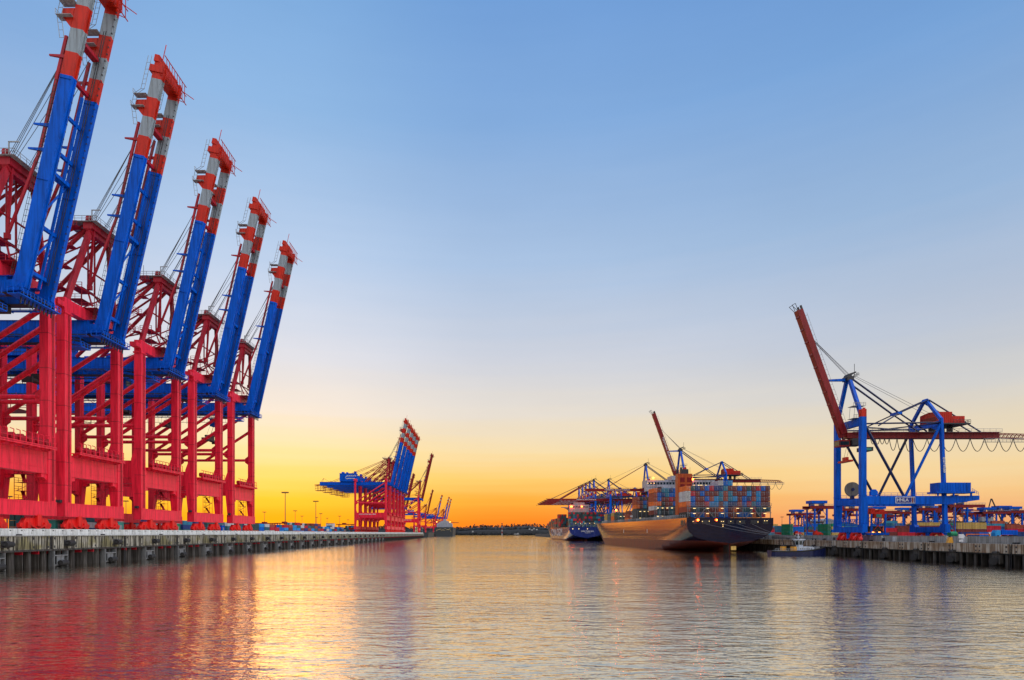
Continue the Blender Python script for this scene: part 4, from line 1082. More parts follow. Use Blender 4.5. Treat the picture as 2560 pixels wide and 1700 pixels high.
# lashing bridge at the stern
lb = MB()
for k in range(10):
    x = -17.0 + k*3.77
    lb.beam((x, 0.9, 13.5), (x, 0.9, 18.8), 0.22, 0.25)
for z in (15.9, 18.0, 18.8): lb.beam((-17.4, 0.9, z), (17.4, 0.9, z), 0.2, 0.2)
for x0, x1 in ((-12.9, -9.5), (-9.5, -6.1), (6.6, 9.9), (9.9, 13.2)):
    a, b = ((x0, 13.6), (x1, 18.0)) if x0 in (-12.9, 6.6) else ((x0, 18.0), (x1, 13.6))
    lb.beam((a[0], 0.75, a[1]), (b[0], 0.75, b[1]), 0.28, 0.28)
lb.rail([(-17.4, 0.8, 18.8), (17.4, 0.8, 18.8)], 1.0, 0.05, 1.9)
lb.build('lashing_bridge', 'frame', ship)
for x, z in ((-14.4,17.6),(-8.9,17.6),(-3.0,17.6),(3.3,17.6),(9.0,17.6),(14.4,17.6),(-14.4,15.5),(-9.0,15.5),(-3.0,15.5),(3.4,15.5),(9.2,15.5),(14.5,15.5)):
    MB().box(x-0.5, x+0.5, 0.35, 0.6, z, z+0.18).build('lamp', 'lamp_yellow', ship)
for x, z in ((-15.2,12.3),(-11.4,12.3),(-8.6,12.4),(-3.6,12.3),(-2.8,12.3),(0.2,12.3),(4.0,12.2),(11.3,12.1),(14.0,12.6),(15.0,12.6),(-3.0,11.0),(-3.0,10.3)):
    MB().ball((x, -0.25, z), 0.17).build('lamp', 'lamp_yellow', ship)
for x, z, r in ((-13.3, 12.9, 0.42), (-5.7, 12.9, 0.32)):
    MB().ball((x, -0.6, z), r).build('floodlight', 'lamp_orange', ship)
    MB().box(x-0.08, x+0.08, -0.6, -0.05, z-0.08, z+0.08).build('lamp_arm', 'dark', ship)
# funnel casing
fn = MB().box(-13.1, -6.6, 26, 29.6, 13.2, 34.4).build('funnel', 'funnel_paint', ship)
lv = MB()
for x in (-12.0, -8.9):
    for z in (27.6, 30.6):
        lv.box(x, x+2.0, 25.94, 26.0, z, z+2.1)
        for k in range(5): lv.box(x, x+2.0, 25.88, 25.95, z+0.1+k*0.42, z+0.25+k*0.42)
lv.build('louvre', 'bred', fn)
ex = MB().box(-11.2, -8.0, 27, 29.4, 34.4, 36.6).tube((-10.6,29,36.6),(-10.6,29,37.6),0.5,10).tube((-12.3,29,34.4),(-12.3,29,36.8),0.35,8).tube((-7.6,29,34.4),(-7.6,29,36.4),0.35,8).tube((-6.9,28,34.4),(-6.9,28,37.6),0.06,5)
ex.build('exhaust', 'dark', fn)
brd = MB().box(-17.8, 17.4, 62, 70, 31.2, 34.6).box(-17.8, -12, 62.2, 66, 29.0, 31.2).box(-10, 12, 61, 72, 13.2, 31.2).box(-4.9,-1.6,61.2,69,34.6,36.8)
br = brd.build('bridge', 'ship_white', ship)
wn_ = MB()
for k in range(22): wn_.box(-16.8+k*1.55, -15.7+k*1.55, 61.94, 62.0, 32.4, 33.6)
wn_.build('window', 'glass', br)
MB().prism_y([(-17.8,31.2),(-12,31.2),(-12,28.4)], 62.4, 62.8).build('wing_bracket', 'white', br)
an = MB().tube((-1,66,36.4),(-1,66,42),0.15,6).tube((-2.5,66,39),(0.5,66,39),0.08,5).tube((3,66,36.4),(3,66,39.5),0.1,5)
for k in range(7): an.tube((-13+k*1.0, 63, 34.6), (-13+k*1.0, 63, 35.8), 0.05, 4)
an.build('antenna', 'dark', br)
for x, z in ((-9.2+ -6.0+ 0.6, 35.6), (5.5, 34.9)):
    MB().ball((x, 60.6, z), 0.48).build('floodlight', 'lamp_orange', ship)
for x in (-17.0, -15.4, -13.8, 6.6, 8.8, 9.6, 10.5, 12.6):
    MB().ball((x, 61.6, 32.0 if x > 0 else 33.0), 0.2).build('lamp', 'lamp_yellow', ship)
# forward lashing bridges with lamps
for i, (y, z1, n) in enumerate(((49.0, 20.5, 7), (82.6, 20.0, 7), (105, 18.8, 6), (130, 18.6, 6), (150, 18.4, 6))):
    f = MB()
    for k in range(n):
        x = -17.0 + k*2.3
        f.beam((x, y, 13.6), (x, y, z1), 0.2, 0.2)
    for z in (15.9, z1-0.4): f.beam((-17.2, y, z), (2, y, z), 0.18, 0.18)
    lbf = f.build('lashing_bridge', 'frame', ship)
    for k in range(4):
        for z in (15.6, z1-0.8): MB().box(-16+k*2.3, -15.2+k*2.3, y-0.4, y-0.2, z, z+0.26).build('lamp', 'lamp_yellow', lbf)
MB().ball((-13.6, 152, 22.6), 0.6).build('floodlight', 'lamp_orange', ship)
MB().tube((-13.6, 152, 13.5), (-13.6, 152, 22.2), 0.15, 6).build('lamp_mast', 'grey', ship)
crew = MB().box(-17.2, -15.8, 92, 94.5, 13.9, 16.6).box(-18.0,-15.4,91.8,94.7,16.6,17.4)
crew.build('gangway_winch', 'white', ship)
# ship's cargo
G1 = ['br gr nv br bl rd nv nv tl br br bl br gr br rd bl br', 'bl rd br bl br br br tl rb tl br br br lb br lb br br', 'tg bl br br bl rb lb tl rb tl lb br bl nv rb lb br br',
      'or bl br br rd lb lb br lb nv nv rb bl rd tl bl br br', 'dk dk tg dk dk br br or bl br or br tg tg rd tg tg tg', 'dk bl br bl or dk br bl bl br br bl bl bl or dk rd --']
TIER = ['top', 'second', 'third', 'fourth', 'fifth', 'bottom']
SIDEC = ['or', 'wh', 'wh', 'or', 'rb', 'dk']
for r, row in enumerate(G1):
    z = 14.15 + (5-r)*2.17
    for c, k in enumerate(row.split()):
        if k == '--': continue
        x = SHX - 16.4 + c*1.93
        if c == 0: k = SIDEC[r]
        container(k, (x, SHY + 2.0 + CL/2, z), '%s container, %s tier of the big ship\'s stern stack, %s column from the left' % (CNAME[k], TIER[r], ordn(c)), 'containers in the stern stack of the big ship')
for c, k in ((7, 'wh'), (8, 'bl'), (9, 'lb')):
    container(k, (SHX - 16.4 + c*1.93, SHY + 2.0 + CL/2, 14.15 + 6*2.17), '%s container topping the big ship\'s stern stack, over its %s column from the left' % (CNAME[k], ordn(c)), 'containers in the stern stack of the big ship')
rnd = random.Random(3)
G2 = ['or br tl tl nv bl nv', 'rb bl nv tl bl bl bl', 'rb bl br br rd br br', 'or or dk br br bl bl', 'wh tg dk br tg dk dk', 'br tg dk dk tg dk dk']
for r, row in enumerate(G2):
    for c, k in enumerate(row.split()):
        container(k, (SHX - 16.4 + c*1.93, SHY + 50.0 + CL/2, 14.5 + (6-r)*2.17 - 0.2*0), '%s container in the stack behind the orange funnel, %s tier down, %s column across' % (CNAME[k], ordn(r), ordn(c)), 'containers in the second stack of the big ship')
G3 = ['rb dk br dk br br', 'rb br bl rb bl bl', 'or br tl br nv nv']
for r, row in enumerate(G3):
    for c, k in enumerate(row.split()):
        container(k, (SHX - 16.4 + c*1.93, SHY + 84.0 + CL/2, 27.9 - 0.35 - (r+1)*2.17), '%s container, %s tier down and %s across in the big ship\'s small middle stack' % (CNAME[k], ordn(r), ordn(c)), 'containers in the middle stack of the big ship')
MB().box(-17.3, -5.0, 84, 93.5, 13.6, 20.9).build('hatch_block', 'darkwall', ship)
for i, (y, col, nt2, c) in enumerate(((102.5, 'or', 1, 0), (102.5, 'rb', 2, 0), (163, 'wh', 1, 0), (163, 'tn', 2, 0), (163, 'tn', 3, 0), (152, 'tg', 1, 0), (152, 'tg', 2, 0), (152, 'tg', 3, 0), (141, 'or', 1, 0), (141, 'or', 2, 0), (141, 'tn', 3, 0), (131, 'dk', 1, 0), (131, 'gr', 2, 0), (131, 'gr', 3, 0))):
    container(col, (SHX - 16.4, SHY + y + CL/2, 14.2 + (nt2-1)*2.17), '%s container at the big ship\'s forward deck side, tier %d, %s box counted' % (CNAME[col], nt2, ordn(i)), 'containers on the forward deck of the big ship')
for i, (y, col, tier, c) in enumerate([(y, rnd.choice(['dk', 'gr', 'tg', 'br', 'gr']), ti, c) for y in (107, 132.5, 154) for ti in (1, 2, 3) for c in (1, 2, 3)]):
    container(col, (SHX - 16.4 + c*1.93, SHY + y + CL/2 + 1, 14.2 + (tier-1)*2.17), 'dark container among the big ship\'s deck lamps, row %d, tier %d, column %d' % (i//9+1, tier, c+1), 'containers on the forward deck of the big ship')

# mooring ropes of the big ship
def rope(pts, label):
    a, b, sag = pts
    a, b = Vector(a), Vector(b)
    P = [a.lerp(b, i/12.0) - Vector((0, 0, sag*4*(i/12.0)*(1-i/12.0))) for i in range(13)]
    o = MB().path(P, 0.06, 5).build('mooring_rope', 'frame')
    return tag(o, label, 'rope', 'stern ropes of the big ship')
RB = (121.0, 222.0, 5.4)
for i, (x, bx) in enumerate(((-10.0, (121.0, 224, 5.4)), (-3.4, (121.0, 222, 5.4)), (-3.0, (121.0, 216, 5.4)), (3.2, (121.0, 229, 5.4)), (9.0, (121.0, 235, 5.4)))):
    rope(((SHX + x, SHY - 0.1, 11.3), bx, 0.9), 'pale mooring rope from the dark stern to the quay, %s from the left' % ordn(i))
bl_ = MB().tube((0,0,0),(0,0,0.5),0.28,10).tube((0,0,0.5),(0,0,0.7),0.42,10).build('bollard', 'dark', None, (121.0, 222.0, 4.95))
tag(bl_, 'dark mooring bollard on the right quay edge holding the ship\'s ropes, nearest of them', 'bollard', 'bollards on the right quay')
for i, y in enumerate((216, 224, 229, 235)):
    b = bl_.copy(); COL.objects.link(b); b.location = (121.0, y, 4.95)
    tag(b, 'dark bollard on the right quay by the big ship\'s stern, %s along the ropes' % ordn(i+1), 'bollard', 'bollards on the right quay')

# second ship
S2X, S2Y = 101.5, 600.0
ship2 = empty('container_ship', (S2X, S2Y, 0))
tag(ship2, 'blue hulled container ship moored ahead of the big dark one, pale bridge behind its cargo', 'ship', 'container ships in the harbour')
M['bluehull'].node_tree.nodes['Principled BSDF'].inputs['IOR'].default_value = 1.65
h2 = hull_mesh(250.0, 17.5, 13.6, 1.5, 1.4, ship2, ['bluehull', 'boot', 'dark'])
text('CMA CGM', 11.0, 'white', h2, (-17.62, 104, 8.2), (0, -1, 0), (0, 0, 1), name='side_lettering', sx=2.0)
text('CMA CGM LEO', 1.6, 'white', h2, (0.5, -0.08, 9.4), (1, 0, 0), (0, 0, 1), name='stern_lettering', sx=1.15)
text('VALLETTA', 1.0, 'white', h2, (0.5, -0.08, 7.9), (1, 0, 0), (0, 0, 1), name='stern_lettering', sx=1.2)
d2 = MB()
for k in range(9): d2.beam((-17+k*4.2, 0.6, 13.4), (-17+k*4.2, 0.6, 17.6), 0.25, 0.25)
for z in (15.6, 17.6): d2.beam((-17, 0.6, z), (17, 0.6, z), 0.22, 0.22)
for a, b in ((-8,-4.5),(-4.5,-1),(6,9.5)): d2.beam((a,0.4,13.5),(b,0.4,17.6),0.25,0.25)
d2.build('lashing_bridge', 'grey', ship2)
bh = MB().box(-9.0, 12.5, 61, 70, 13, 38.5).box(-4.0, 8.0, 62, 68, 38.5, 41.0).box(-17.4, -9.0, 62, 65, 35.2, 36.0).box(12.5, 17.4, 62, 65, 35.2, 36.0).prism_y([(-14.5,35.2),(-9.0,35.2),(-9.0,32.0)],63,63.5)
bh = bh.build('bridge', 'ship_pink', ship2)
wv = MB()
for k in range(12): wv.box(-8.6+k*1.75, -7.5+k*1.75, 60.94, 61, 35.4, 36.8)
wv.build('window', 'glass', bh)
for x in (-7.4, -6.2, 4.5): MB().ball((x, 59, 36.4), 0.75).build('floodlight', 'lamp_orange', ship2)
for x, z in ((-14,11.8),(-8,11.8),(0.5,11.8)): MB().ball((x, -0.4, z), 0.45).build('lamp', 'lamp_yellow', ship2)
for k in range(5): MB().ball((-11+k*4.6, 0.1, 17.2), 0.3).build('lamp', 'lamp_yellow', ship2)
c2 = {k: MB() for k in ('nv', 'rd', 'gr', 'tl', 'br', 'dk', 'tg', 'rb')}
pal = ['gr', 'gr', 'tg', 'rd', 'rd', 'nv', 'dk', 'tl', 'br', 'dk']
allm = MB(); keys = list(c2.keys())
for r in range(5):
    for c in range(18):
        k = rnd.choice(pal)
        allm.box(-16.4+c*1.93-0.9, -16.4+c*1.93+0.9, 2, 11.4, 13.6+2.15*(r+1.9), 13.6+2.15*(r+2.85), keys.index(k))
for r in range(2):
    for c in range(18): allm.box(-16.4+c*1.93-0.9, -16.4+c*1.93+0.9, 2, 11.4, 13.6+2.15*r*0.95, 13.6+2.15*(r*0.95+0.9), keys.index(rnd.choice(['dk', 'gr', 'tg', 'nv'])))
for i, (y, n) in enumerate(((80, 5), (92, 7), (110, 5), (121, 5), (134, 4), (146, 5), (158, 5), (170, 4), (182, 4), (196, 3), (207, 3))):
    for r in range(n):
        for c in range(5): allm.box(-16.2+c*1.93-0.9, -16.2+c*1.93+0.9, y, y+9.4, 14+2.15*r, 14+2.15*r+2.08, keys.index(rnd.choice(['rb', 'br', 'gr', 'dk', 'rd', 'tg'])))
o = allm.build('container_stacks', ['c_'+k for k in keys], None, (S2X, S2Y, 0))
tag(o, 'far stacked containers on the blue ship, red, green and navy', 'containers', kind='stuff')

# distant ships on the left
def far_ship(loc, rz, B, zt, L, label, house=True, name='cargo_ship'):
    t = empty(name, loc, rz)
    hull_mesh2 = MB()
    P = []
    for s, b in ((0, B), (L*0.75, B), (L*0.9, B*0.7), (L, 0.3)): P.append((s, b))
    for (s0, b0), (s1, b1) in zip(P, P[1:]):
        for sg in (-1, 1):
            f = [(sg*b0, s0, zt), (sg*b0*0.92, s0, -1), (sg*b1*0.92, s1, -1), (sg*b1, s1, zt)]
            hull_mesh2.add(f if sg < 0 else f[::-1], [(0,1,2,3)])
        hull_mesh2.add([(-b0,s0,zt-0.5),(b0,s0,zt-0.5),(b1,s1,zt-0.5),(-b1,s1,zt-0.5)], [(0,1,2,3)], 1)
    hull_mesh2.add([(-B,0,zt),(B,0,zt),(B*0.92,0,-1),(-B*0.92,0,-1)], [(0,3,2,1)])
    hull_mesh2.build('hull', ['c_dk', 'dark'], t, weld=True)
    if house:
        hb = MB().box(-B*0.85, B*0.85, 30, 44, zt-0.5, zt+9).prism_y([(-B*0.85,zt+9),(B*0.85,zt+9),(B*0.3,zt+17),(-B*0.3,zt+17)], 31, 43).box(-B*0.16,B*0.16,34,40,zt+17,zt+22)
        hb.build('superstructure', 'ship_white', t)
        for x in (-B*0.85, B*0.6): MB().ball((x, 28, zt+14), 1.5).build('floodlight', 'lamp_warm', t)
    return tag(t, label, 'ship', 'distant ships on the left shore')
f1 = far_ship((-103, 1560, 0), R(0), 24, 23, 200, 'distant dark ship with pale triangular superstructure moored beyond the left quay end')
g_ = MB()
for r in range(2):
    for c in range(16): g_.box(-22+c*2.75, -19.6+c*2.75, 2, 14, 16+r*3-0.3, 18.6+r*3, r)
for c in range(14): g_.ball((-20+c*2.9+rnd.random(), -0.4, 13+rnd.random()*6), 0.4, 2, 6)
g_.build('stern_gear', ['c_dk', 'c_tg', 'lamp_yellow'], f1)
f2 = far_ship((-116, 1130, 0), R(0), 13, 9, 180, 'small grey ship stern with lit lashing frames just past the left quay end', False)
g_ = MB()
for r in range(4):
    for c in range(5): g_.box(-12+c*2.6, -9.8+c*2.6, 2, 14, 8.6+r*2.6, 11+r*2.6, (r+c) % 2)
for r in range(4):
    for c in range(4): g_.box(-11.6+c*2.6, -10.5+c*2.6, 1.2, 1.6, 10+r*2.6, 10.5+r*2.6, 2)
g_.build('deck_cargo', ['c_dk', 'c_tg', 'lamp_yellow'], f2)

# ------------------------------------------------------------------ tug
tug = empty('tugboat', (106.0, 206.0, 0))
tag(tug, 'small tugboat with white wheelhouse and yellow funnels in front of the right quay', 'tugboat')
hb = MB()
St = [(-9.4, 1.6, 1.7), (-8.6, 2.5, 1.65), (-5, 2.9, 1.6), (0, 3.0, 1.7), (4, 2.8, 2.1), (7, 1.9, 2.6), (9.0, 0.7, 3.0), (9.6, 0.1, 3.1)]
for (x0, b0, z0), (x1, b1, z1) in zip(St, St[1:]):
    for sg in (-1, 1):
        for (za, zb, fa, fb, mi) in ((z0, z0-0.5, 1.0, 1.04, 0), (z0-0.5, -0.6, 1.04, 0.8, 1)):
            zc = z1 - (z0 - za); zd = (z1 - (z0 - zb)) if zb > 0 else zb
            q = [(x0, sg*b0*fa, za), (x0, sg*b0*fb, zb), (x1, sg*b1*fb, zd), (x1, sg*b1*fa, zc)]
            hb.add(q if sg > 0 else q[::-1], [(0,1,2,3)], mi)
    hb.add([(x0,-b0,z0-0.5),(x1,-b1,z1-0.5),(x1,b1,z1-0.5),(x0,b0,z0-0.5)], [(0,1,2,3)], 2)
hb.add([(-9.4,-1.6,1.7),(-9.4,1.6,1.7),(-9.4,1.3,-0.6),(-9.4,-1.3,-0.6)], [(0,1,2,3)], 1)
hb.build('hull', ['rubber', 'navyb', 'grey'], tug, weld=True)
tf = MB()
for (x0,b0,z0),(x1,b1,z1) in zip(St,St[1:]): tf.tube((x0,-b0-0.1,z0-0.2),(x1,-b1-0.1,z1-0.2),0.22,6)
tf.build('fender_strip', 'rubber', tug)
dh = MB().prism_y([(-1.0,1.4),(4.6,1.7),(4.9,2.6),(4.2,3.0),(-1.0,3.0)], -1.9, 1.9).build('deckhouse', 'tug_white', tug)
ph = MB()
for k in range(6): ph.tube((0.2+k*0.72, -1.95, 2.25), (0.2+k*0.72, -1.88, 2.25), 0.17, 10)
ph.build('porthole', 'glass', dh)
MB().box(-1.0,1.5,-1.94,-1.9,1.5,1.75).build('stripe', 'blue', dh)
wh = MB()
n8 = 8
def octo(r, z): return [(0.55 + r*1.1*math.cos(2*math.pi*(i+0.5)/n8), r*math.sin(2*math.pi*(i+0.5)/n8), z) for i in range(n8)]
lv_ = [(1.15, 3.0), (1.25, 3.5), (1.6, 5.0), (1.95, 5.3), (1.85, 5.55)]
vs = [p for r, z in lv_ for p in octo(r, z)]
fs = []
mi_ = []
for i in range(len(lv_)-1):
    for j in range(n8): fs.append((i*n8+j, i*n8+(j+1) % n8, (i+1)*n8+(j+1) % n8, (i+1)*n8+j))
fs.append(tuple((len(lv_)-1)*n8+j for j in range(n8)))
wh.add(vs, fs)
wh = wh.build('wheelhouse', 'tug_white', tug)
wg = MB()
for j in range(n8):
    a = [Vector(octo(r, z)[j]) for r, z in ((1.30, 3.62), (1.60, 4.9))]; b = [Vector(octo(r, z)[(j+1) % n8]) for r, z in ((1.30, 3.62), (1.60, 4.9))]
    q = [a[0].lerp(b[0], 0.14), b[0].lerp(a[0], 0.14), b[1].lerp(a[1], 0.14), a[1].lerp(b[1], 0.14)]
    c = sum(q, Vector())/4 - Vector((0.55, 0, 4.3)); c.z = -0.15*c.length; c.normalize()
    q2 = [p + c*0.05 for p in q]; q1 = [p - c*0.08 for p in q]
    wg.add(q1+q2, [(4,5,6,7),(0,1,5,4),(1,2,6,5),(2,3,7,6),(3,0,4,7)])
wg.build('window', 'glass', wh)
mst = MB().tube((0.4,0,5.5),(0.4,0,7.2),0.16,6).tube((-0.6,0,7.2),(1.4,0,7.2),0.06,5).tube((0.4,0,7.0),(0.4,0,8.0),0.05,5).box(0.0,0.8,-0.3,0.3,6.0,6.4)
mst.build('mast', 'tug_white', wh)
for y, x in ((-1.4, -1.9), (1.4, -4.0)):
    fnl = MB().box(x-0.75, x+0.75, y-0.6, y+0.6, 1.5, 3.0).build('funnel', 'yellow', tug)
    MB().box(x-0.6, x+0.6, y-0.5, y+0.5, 3.0, 3.6).tube((x+0.2, y, 3.5), (x-0.4, y, 5.4), 0.16, 6).build('exhaust', 'dark', fnl)
MB().box(-8.4,-2.8,-2.3,2.3,1.3,1.6).rail([(-8.6,-2.4,1.5),(-2,-2.8,1.5)],0.8,0.05,1.0).box(6.0,7.4,-0.6,0.6,2.2,3.0).build('deck_gear', 'grey', tug)

# ------------------------------------------------------------------ right yard: containers seen side on
def yard(u0, v_tier, Y, cols, tier0, name, L=CL, gap=0.25, group='containers in the right yard', rz=R(90)):
    x = PX(u0, Y)
    for i, c in enumerate(cols):
        for j, k in enumerate(c.split('/')):
            if k == '--': continue
            container(k, (x + L/2, Y, 6.0 + (tier0+j)*2.17), '%s container, %s, %s stack across, %s up' % (CNAME[k], name, ordn(i), ordn(j)), group, rz, L)
        x += L + gap
yard(2196, 0, 322, ['br/rd', 'rd/br', 'nv/br'], 0, 'row behind the straddle carrier')
yard(2399, 0, 318, ['nv', 'nv', 'bl', 'wh'], 0, 'short low row right of the landside legs', 4.6)
yard(2240, 0, 402, ['br/br/br', 'br/br/br/tn', 'tn/br/br/tn'], 0, 'middle block between the crane legs')
yard(2392, 0, 405, ['br/br/tn/tn', 'br/br/tn/tn', 'br/rd/rd'], 0, 'tan topped block right of the blue crane')
yard(2515, 0, 360, ['br/rd/rb', 'br/rd/rb'], 0, 'tall rust block at the right frame edge')
yard(2490, 0, 228, ['or', 'nv'], 0, 'front row at the right frame edge', 5.6)
yard(2168, 0, 236, ['or/nv', 'nv/or'], 0, 'short pair beside the blue crane leg', 2.8)
# end-on stacks
for i, (u, Y, cs) in enumerate(((2222, 430, 'bl/tl/bl/tl'), (2228, 430, 'bl/nv/bl/bl'), (2235, 430, 'tl/bl/tl/tl'), (2242, 430, 'nv/bl/br/bl'), (1968, 330, 'gn/gn/gn'), (1948, 420, 'rd/tl/tl'), (2061, 330, 'gn/gn/gn'), (1958, 500, 'bl/br/rd'))):
    for j, k in enumerate(cs.split('/')):
        container(k, (PX(u, Y), Y, 6.0 + j*2.17), '%s container end on in the right yard, %s slim stack counted, %s up' % (CNAME[k], ordn(i), ordn(j)), 'containers in the right yard')
tk = MB().box(0, 5.6, -0.9, 0.9, 0.9, 2.6).build('trailer_box', 'blue')
tk2 = empty('truck', (PX(2483, 212), 212, 6.0)); tk.parent = tk2; tk.location = (2.2, 0, 0)
MB().prism_y([(0,0.5),(1.9,0.5),(1.9,2.6),(0.5,2.6),(0,1.6)], -0.9, 0.9).build('cab', 'c_lb', tk2)
for x in (0.9, 4.0, 6.4, 7.2):
    MB().tube((x,-0.95,0.42),(x,0.95,0.42),0.42,12).build('wheel', 'rubber', tk2)
tag(tk2, 'blue box truck behind the flood wall near the right frame edge', 'truck')
tank = MB().tube((0,0,1.1),(2.4,0,1.1),1.05,14,0).box(-0.1,2.5,-0.9,0.9,0,0.3,1).build('tank', ['c_gn', 'dark'], None, (PX(2373,225), 225, 6.0))
tag(tank, 'bright green tank just right of the landside crane legs', 'tank')

# straddle carrier
def straddle(loc, lab, s=1.0):
    t = empty('straddle_carrier', loc, 0, s)
    for x in (0.0, 5.0):
        for y in (-2.0, 2.0): MB().box(x-0.22, x+0.22, y-0.25, y+0.25, 1.2, 8.6).build('leg', 'hblue', t)
        MB().tube((x, -1.8, 1.6), (5.0-x, -1.8, 6.8), 0.1, 6).build('brace', 'orange_red', t)
    MB().box(-0.7, 5.8, -2.3, 2.3, 8.6, 9.4).box(0.2,1.6,-1.6,1.6,9.4,10.6).box(3.0,5.0,-1.8,1.8,9.4,10.2).build('top_frame', 'orange_red', t)
    cbb = MB().box(0.6, 4.2, -2.9, -1.6, 7.0, 8.7).build('operator_cab', 'orange_red', t)
    MB().box(1.2, 3.2, -2.95, -2.9, 7.3, 8.5).build('window', 'teal', cbb)
    for y in (-2.0, 2.0): MB().box(-1.4, 6.4, y-0.35, y+0.35, 0.9, 1.6).build('side_beam', 'hblue', t)
    w = MB()
    for y in (-2.0, 2.0):
        for x in (-0.8, 1.2, 3.8, 5.8): MB().tube((x, y-0.3, 0.55), (x, y+0.3, 0.55), 0.55, 12).build('wheel', 'rubber', t)
    MB().box(0.2, 4.8, -1.4, 1.4, 3.6, 4.0).box(0.4,4.6,-1.3,1.3,2.0,3.6).rail([(0,-1.6,4.0),(5,-1.6,4.0)],1.4,0.06,0.7).build('spreader', 'dark', t)
    for x in (0.0, 2.3): MB().box(x, x+0.7, -2.5, -2.36, 1.75, 2.0).build('lamp', 'lamp_warm', t)
    return tag(t, lab, 'straddle carrier', 'straddle carriers in the right yard')
SC = straddle((PX(2170, 226), 226, 6.0), 'blue and red straddle carrier with green cab window between the right crane legs')
# red yard machines by the blue gantries
for i, (u, Y) in enumerate(((1986, 330), (2034, 300))):
    t = empty('reach_stacker', (PX(u, Y), Y, 6.0))
    MB().box(0,3.2,-0.9,0.9,0.6,2.0).box(0.4,1.6,-0.8,0.8,2.0,2.7).build('body', 'orange_red', t)
    MB().beam((2.4,0,2.0),(4.6,0,0.9),0.5,0.5).build('arm', 'orange_red', t)
    for x in (0.6, 2.6): MB().tube((x,-1,0.5),(x,1,0.5),0.5,10).build('wheel', 'rubber', t)
    tag(t, ('small red yard machine under the left blue gantry beyond the tug', 'small red yard machine with lowered arm under the second blue gantry beyond the tug')[i], 'yard machine', 'red yard machines beyond the tug')

# yard gantries
def gantry():
    t = empty('yard_gantry', (0, 0, 0))
    for x in (0, 8.4):
        for y in (-5, 5):
            MB().box(x-0.45, x+0.45, y-0.5, y+0.5, 0.9, 18.6).build('leg', 'hblue', t)
        MB().box(x-0.6, x+0.6, -6.2, 6.2, 0.4, 1.6).build('sill_beam', 'hblue', t)
        MB().tube((x, -4.6, 4), (x, 4.6, 13), 0.2, 6).tube((x,4.6,4),(x,-4.6,13),0.2,6).build('brace', 'bred', t)
    for y in (-5, 5):
        MB().box(-3.0, 20.0, y-0.6, y+0.6, 18.6, 20.4).box(-3,20,y-0.7,y+0.7,20.4,20.5).build('girder', 'bred', t)
        MB().tube((0.4,y,14),(4.2,y,18.6),0.18,6).tube((8.0,y,14),(4.2,y,18.6),0.18,6).build('knee_brace', 'hblue', t)
    MB().box(-1.4, 9.4, -4.0, 4.0, 22.2, 24.2).box(0,1,-3,3,20.4,22.2).box(7,8,-3,3,20.4,22.2).build('machinery_house', 'hblue', t)
    MB().rail([(-3,-5.6,20.5),(20,-5.6,20.5)],1.1,0.09,2.0).build('handrail', 'steel', t)
    tr = MB().box(3, 7, -3.6, 3.6, 16.8, 18.4).box(4,6,-2,0,14.6,16.8).build('trolley', 'bred', t)
    MB().box(3.4,6.6,-4.6,4.6,8.6,9.4).tube((4,0,9.4),(4,0,16.8),0.06,4).tube((6,0,9.4),(6,0,16.8),0.06,4).build('spreader', 'dark', tr)
    return t
GT = gantry()
gl = [((1981, 586, 1.0), 'blue legged yard gantry with red girder, left one just right of the big ship'),
      ((2027, 426, 1.0), 'blue legged yard gantry with red girder, between the tug mast and the blue quay crane'),
      ((2248, 541, 1.0), 'distant blue yard gantry seen between the right crane\'s front and rear legs'),
      ((2296, 461, 1.0), 'red and blue yard gantry framed by the rear legs of the right quay crane'),
      ((2372, 430, 1.05), 'tall red and blue yard gantry just right of the rear crane legs'),
      ((2518, 520, 1.0), 'blue yard gantry at the right frame edge'),
      ((2210, 640, 1.0), 'small hazy yard gantry beyond the straddle carrier'),
      ((2096, 610, 1.0), 'small yard gantry seen through the front legs of the right quay crane'),
      ((2426, 640, 1.0), 'small yard gantry left of the slewing crane at the right'),
      ((2545, 640, 1.0), 'small yard gantry behind the blue one at the right frame edge'),
      ((2105, 470, 1.0), 'blue yard gantry close behind the front legs of the right quay crane'),
      ((2180, 520, 1.0), 'yard gantry right behind the straddle carrier, left of two'),
      ((2205, 570, 0.9), 'yard gantry right behind the straddle carrier, right of two'),
      ((2330, 560, 1.1), 'yard gantry close behind the rear legs, its house above the tan boxes'),
      ((2400, 570, 1.0), 'yard gantry behind the tan topped block, its girder running right'),
      ((2455, 480, 0.9), 'lower yard gantry beside the slewing crane mast at the right'),
      ((2492, 560, 1.1), 'taller yard gantry between the slewing crane and the frame edge'),
      ((2010, 680, 1.0), 'small yard gantry seen between the two blue gantries beyond the tug'),
      ((2330, 700, 1.0), 'faint yard gantry far behind the rear legs of the right quay crane')]
for i, ((u, Y, s), l) in enumerate(gl):
    o = GT if i == 0 else copy_tree(GT)
    o.location = (PX(u, Y), Y, 6.0); o.scale = (s,)*3
    tag(o, l, 'gantry crane', 'yard gantries behind the right quay')
yb = random.Random(21)
stk = MB(); yk = ['br', 'rd', 'bl', 'tl', 'tg', 'tn', 'nv', 'lb', 'rb', 'gn']
for x_, y_, n_ in [(x, y, yb.choice([2, 3, 4, 4, 5])) for y in (455, 500, 560, 620) for x in range(230, 560, 10)]:
    if yb.random() < 0.2: continue
    for j in range(n_): stk.box(x_, x_+9.4, y_, y_+1.9, 6.0+j*2.17, 8.1+j*2.17, yk.index(yb.choice(yk)))
tag(stk.build('container_block', ['c_'+k for k in yk]), 'far mixed rows of stacked containers deep in the right yard', 'containers', kind='stuff')
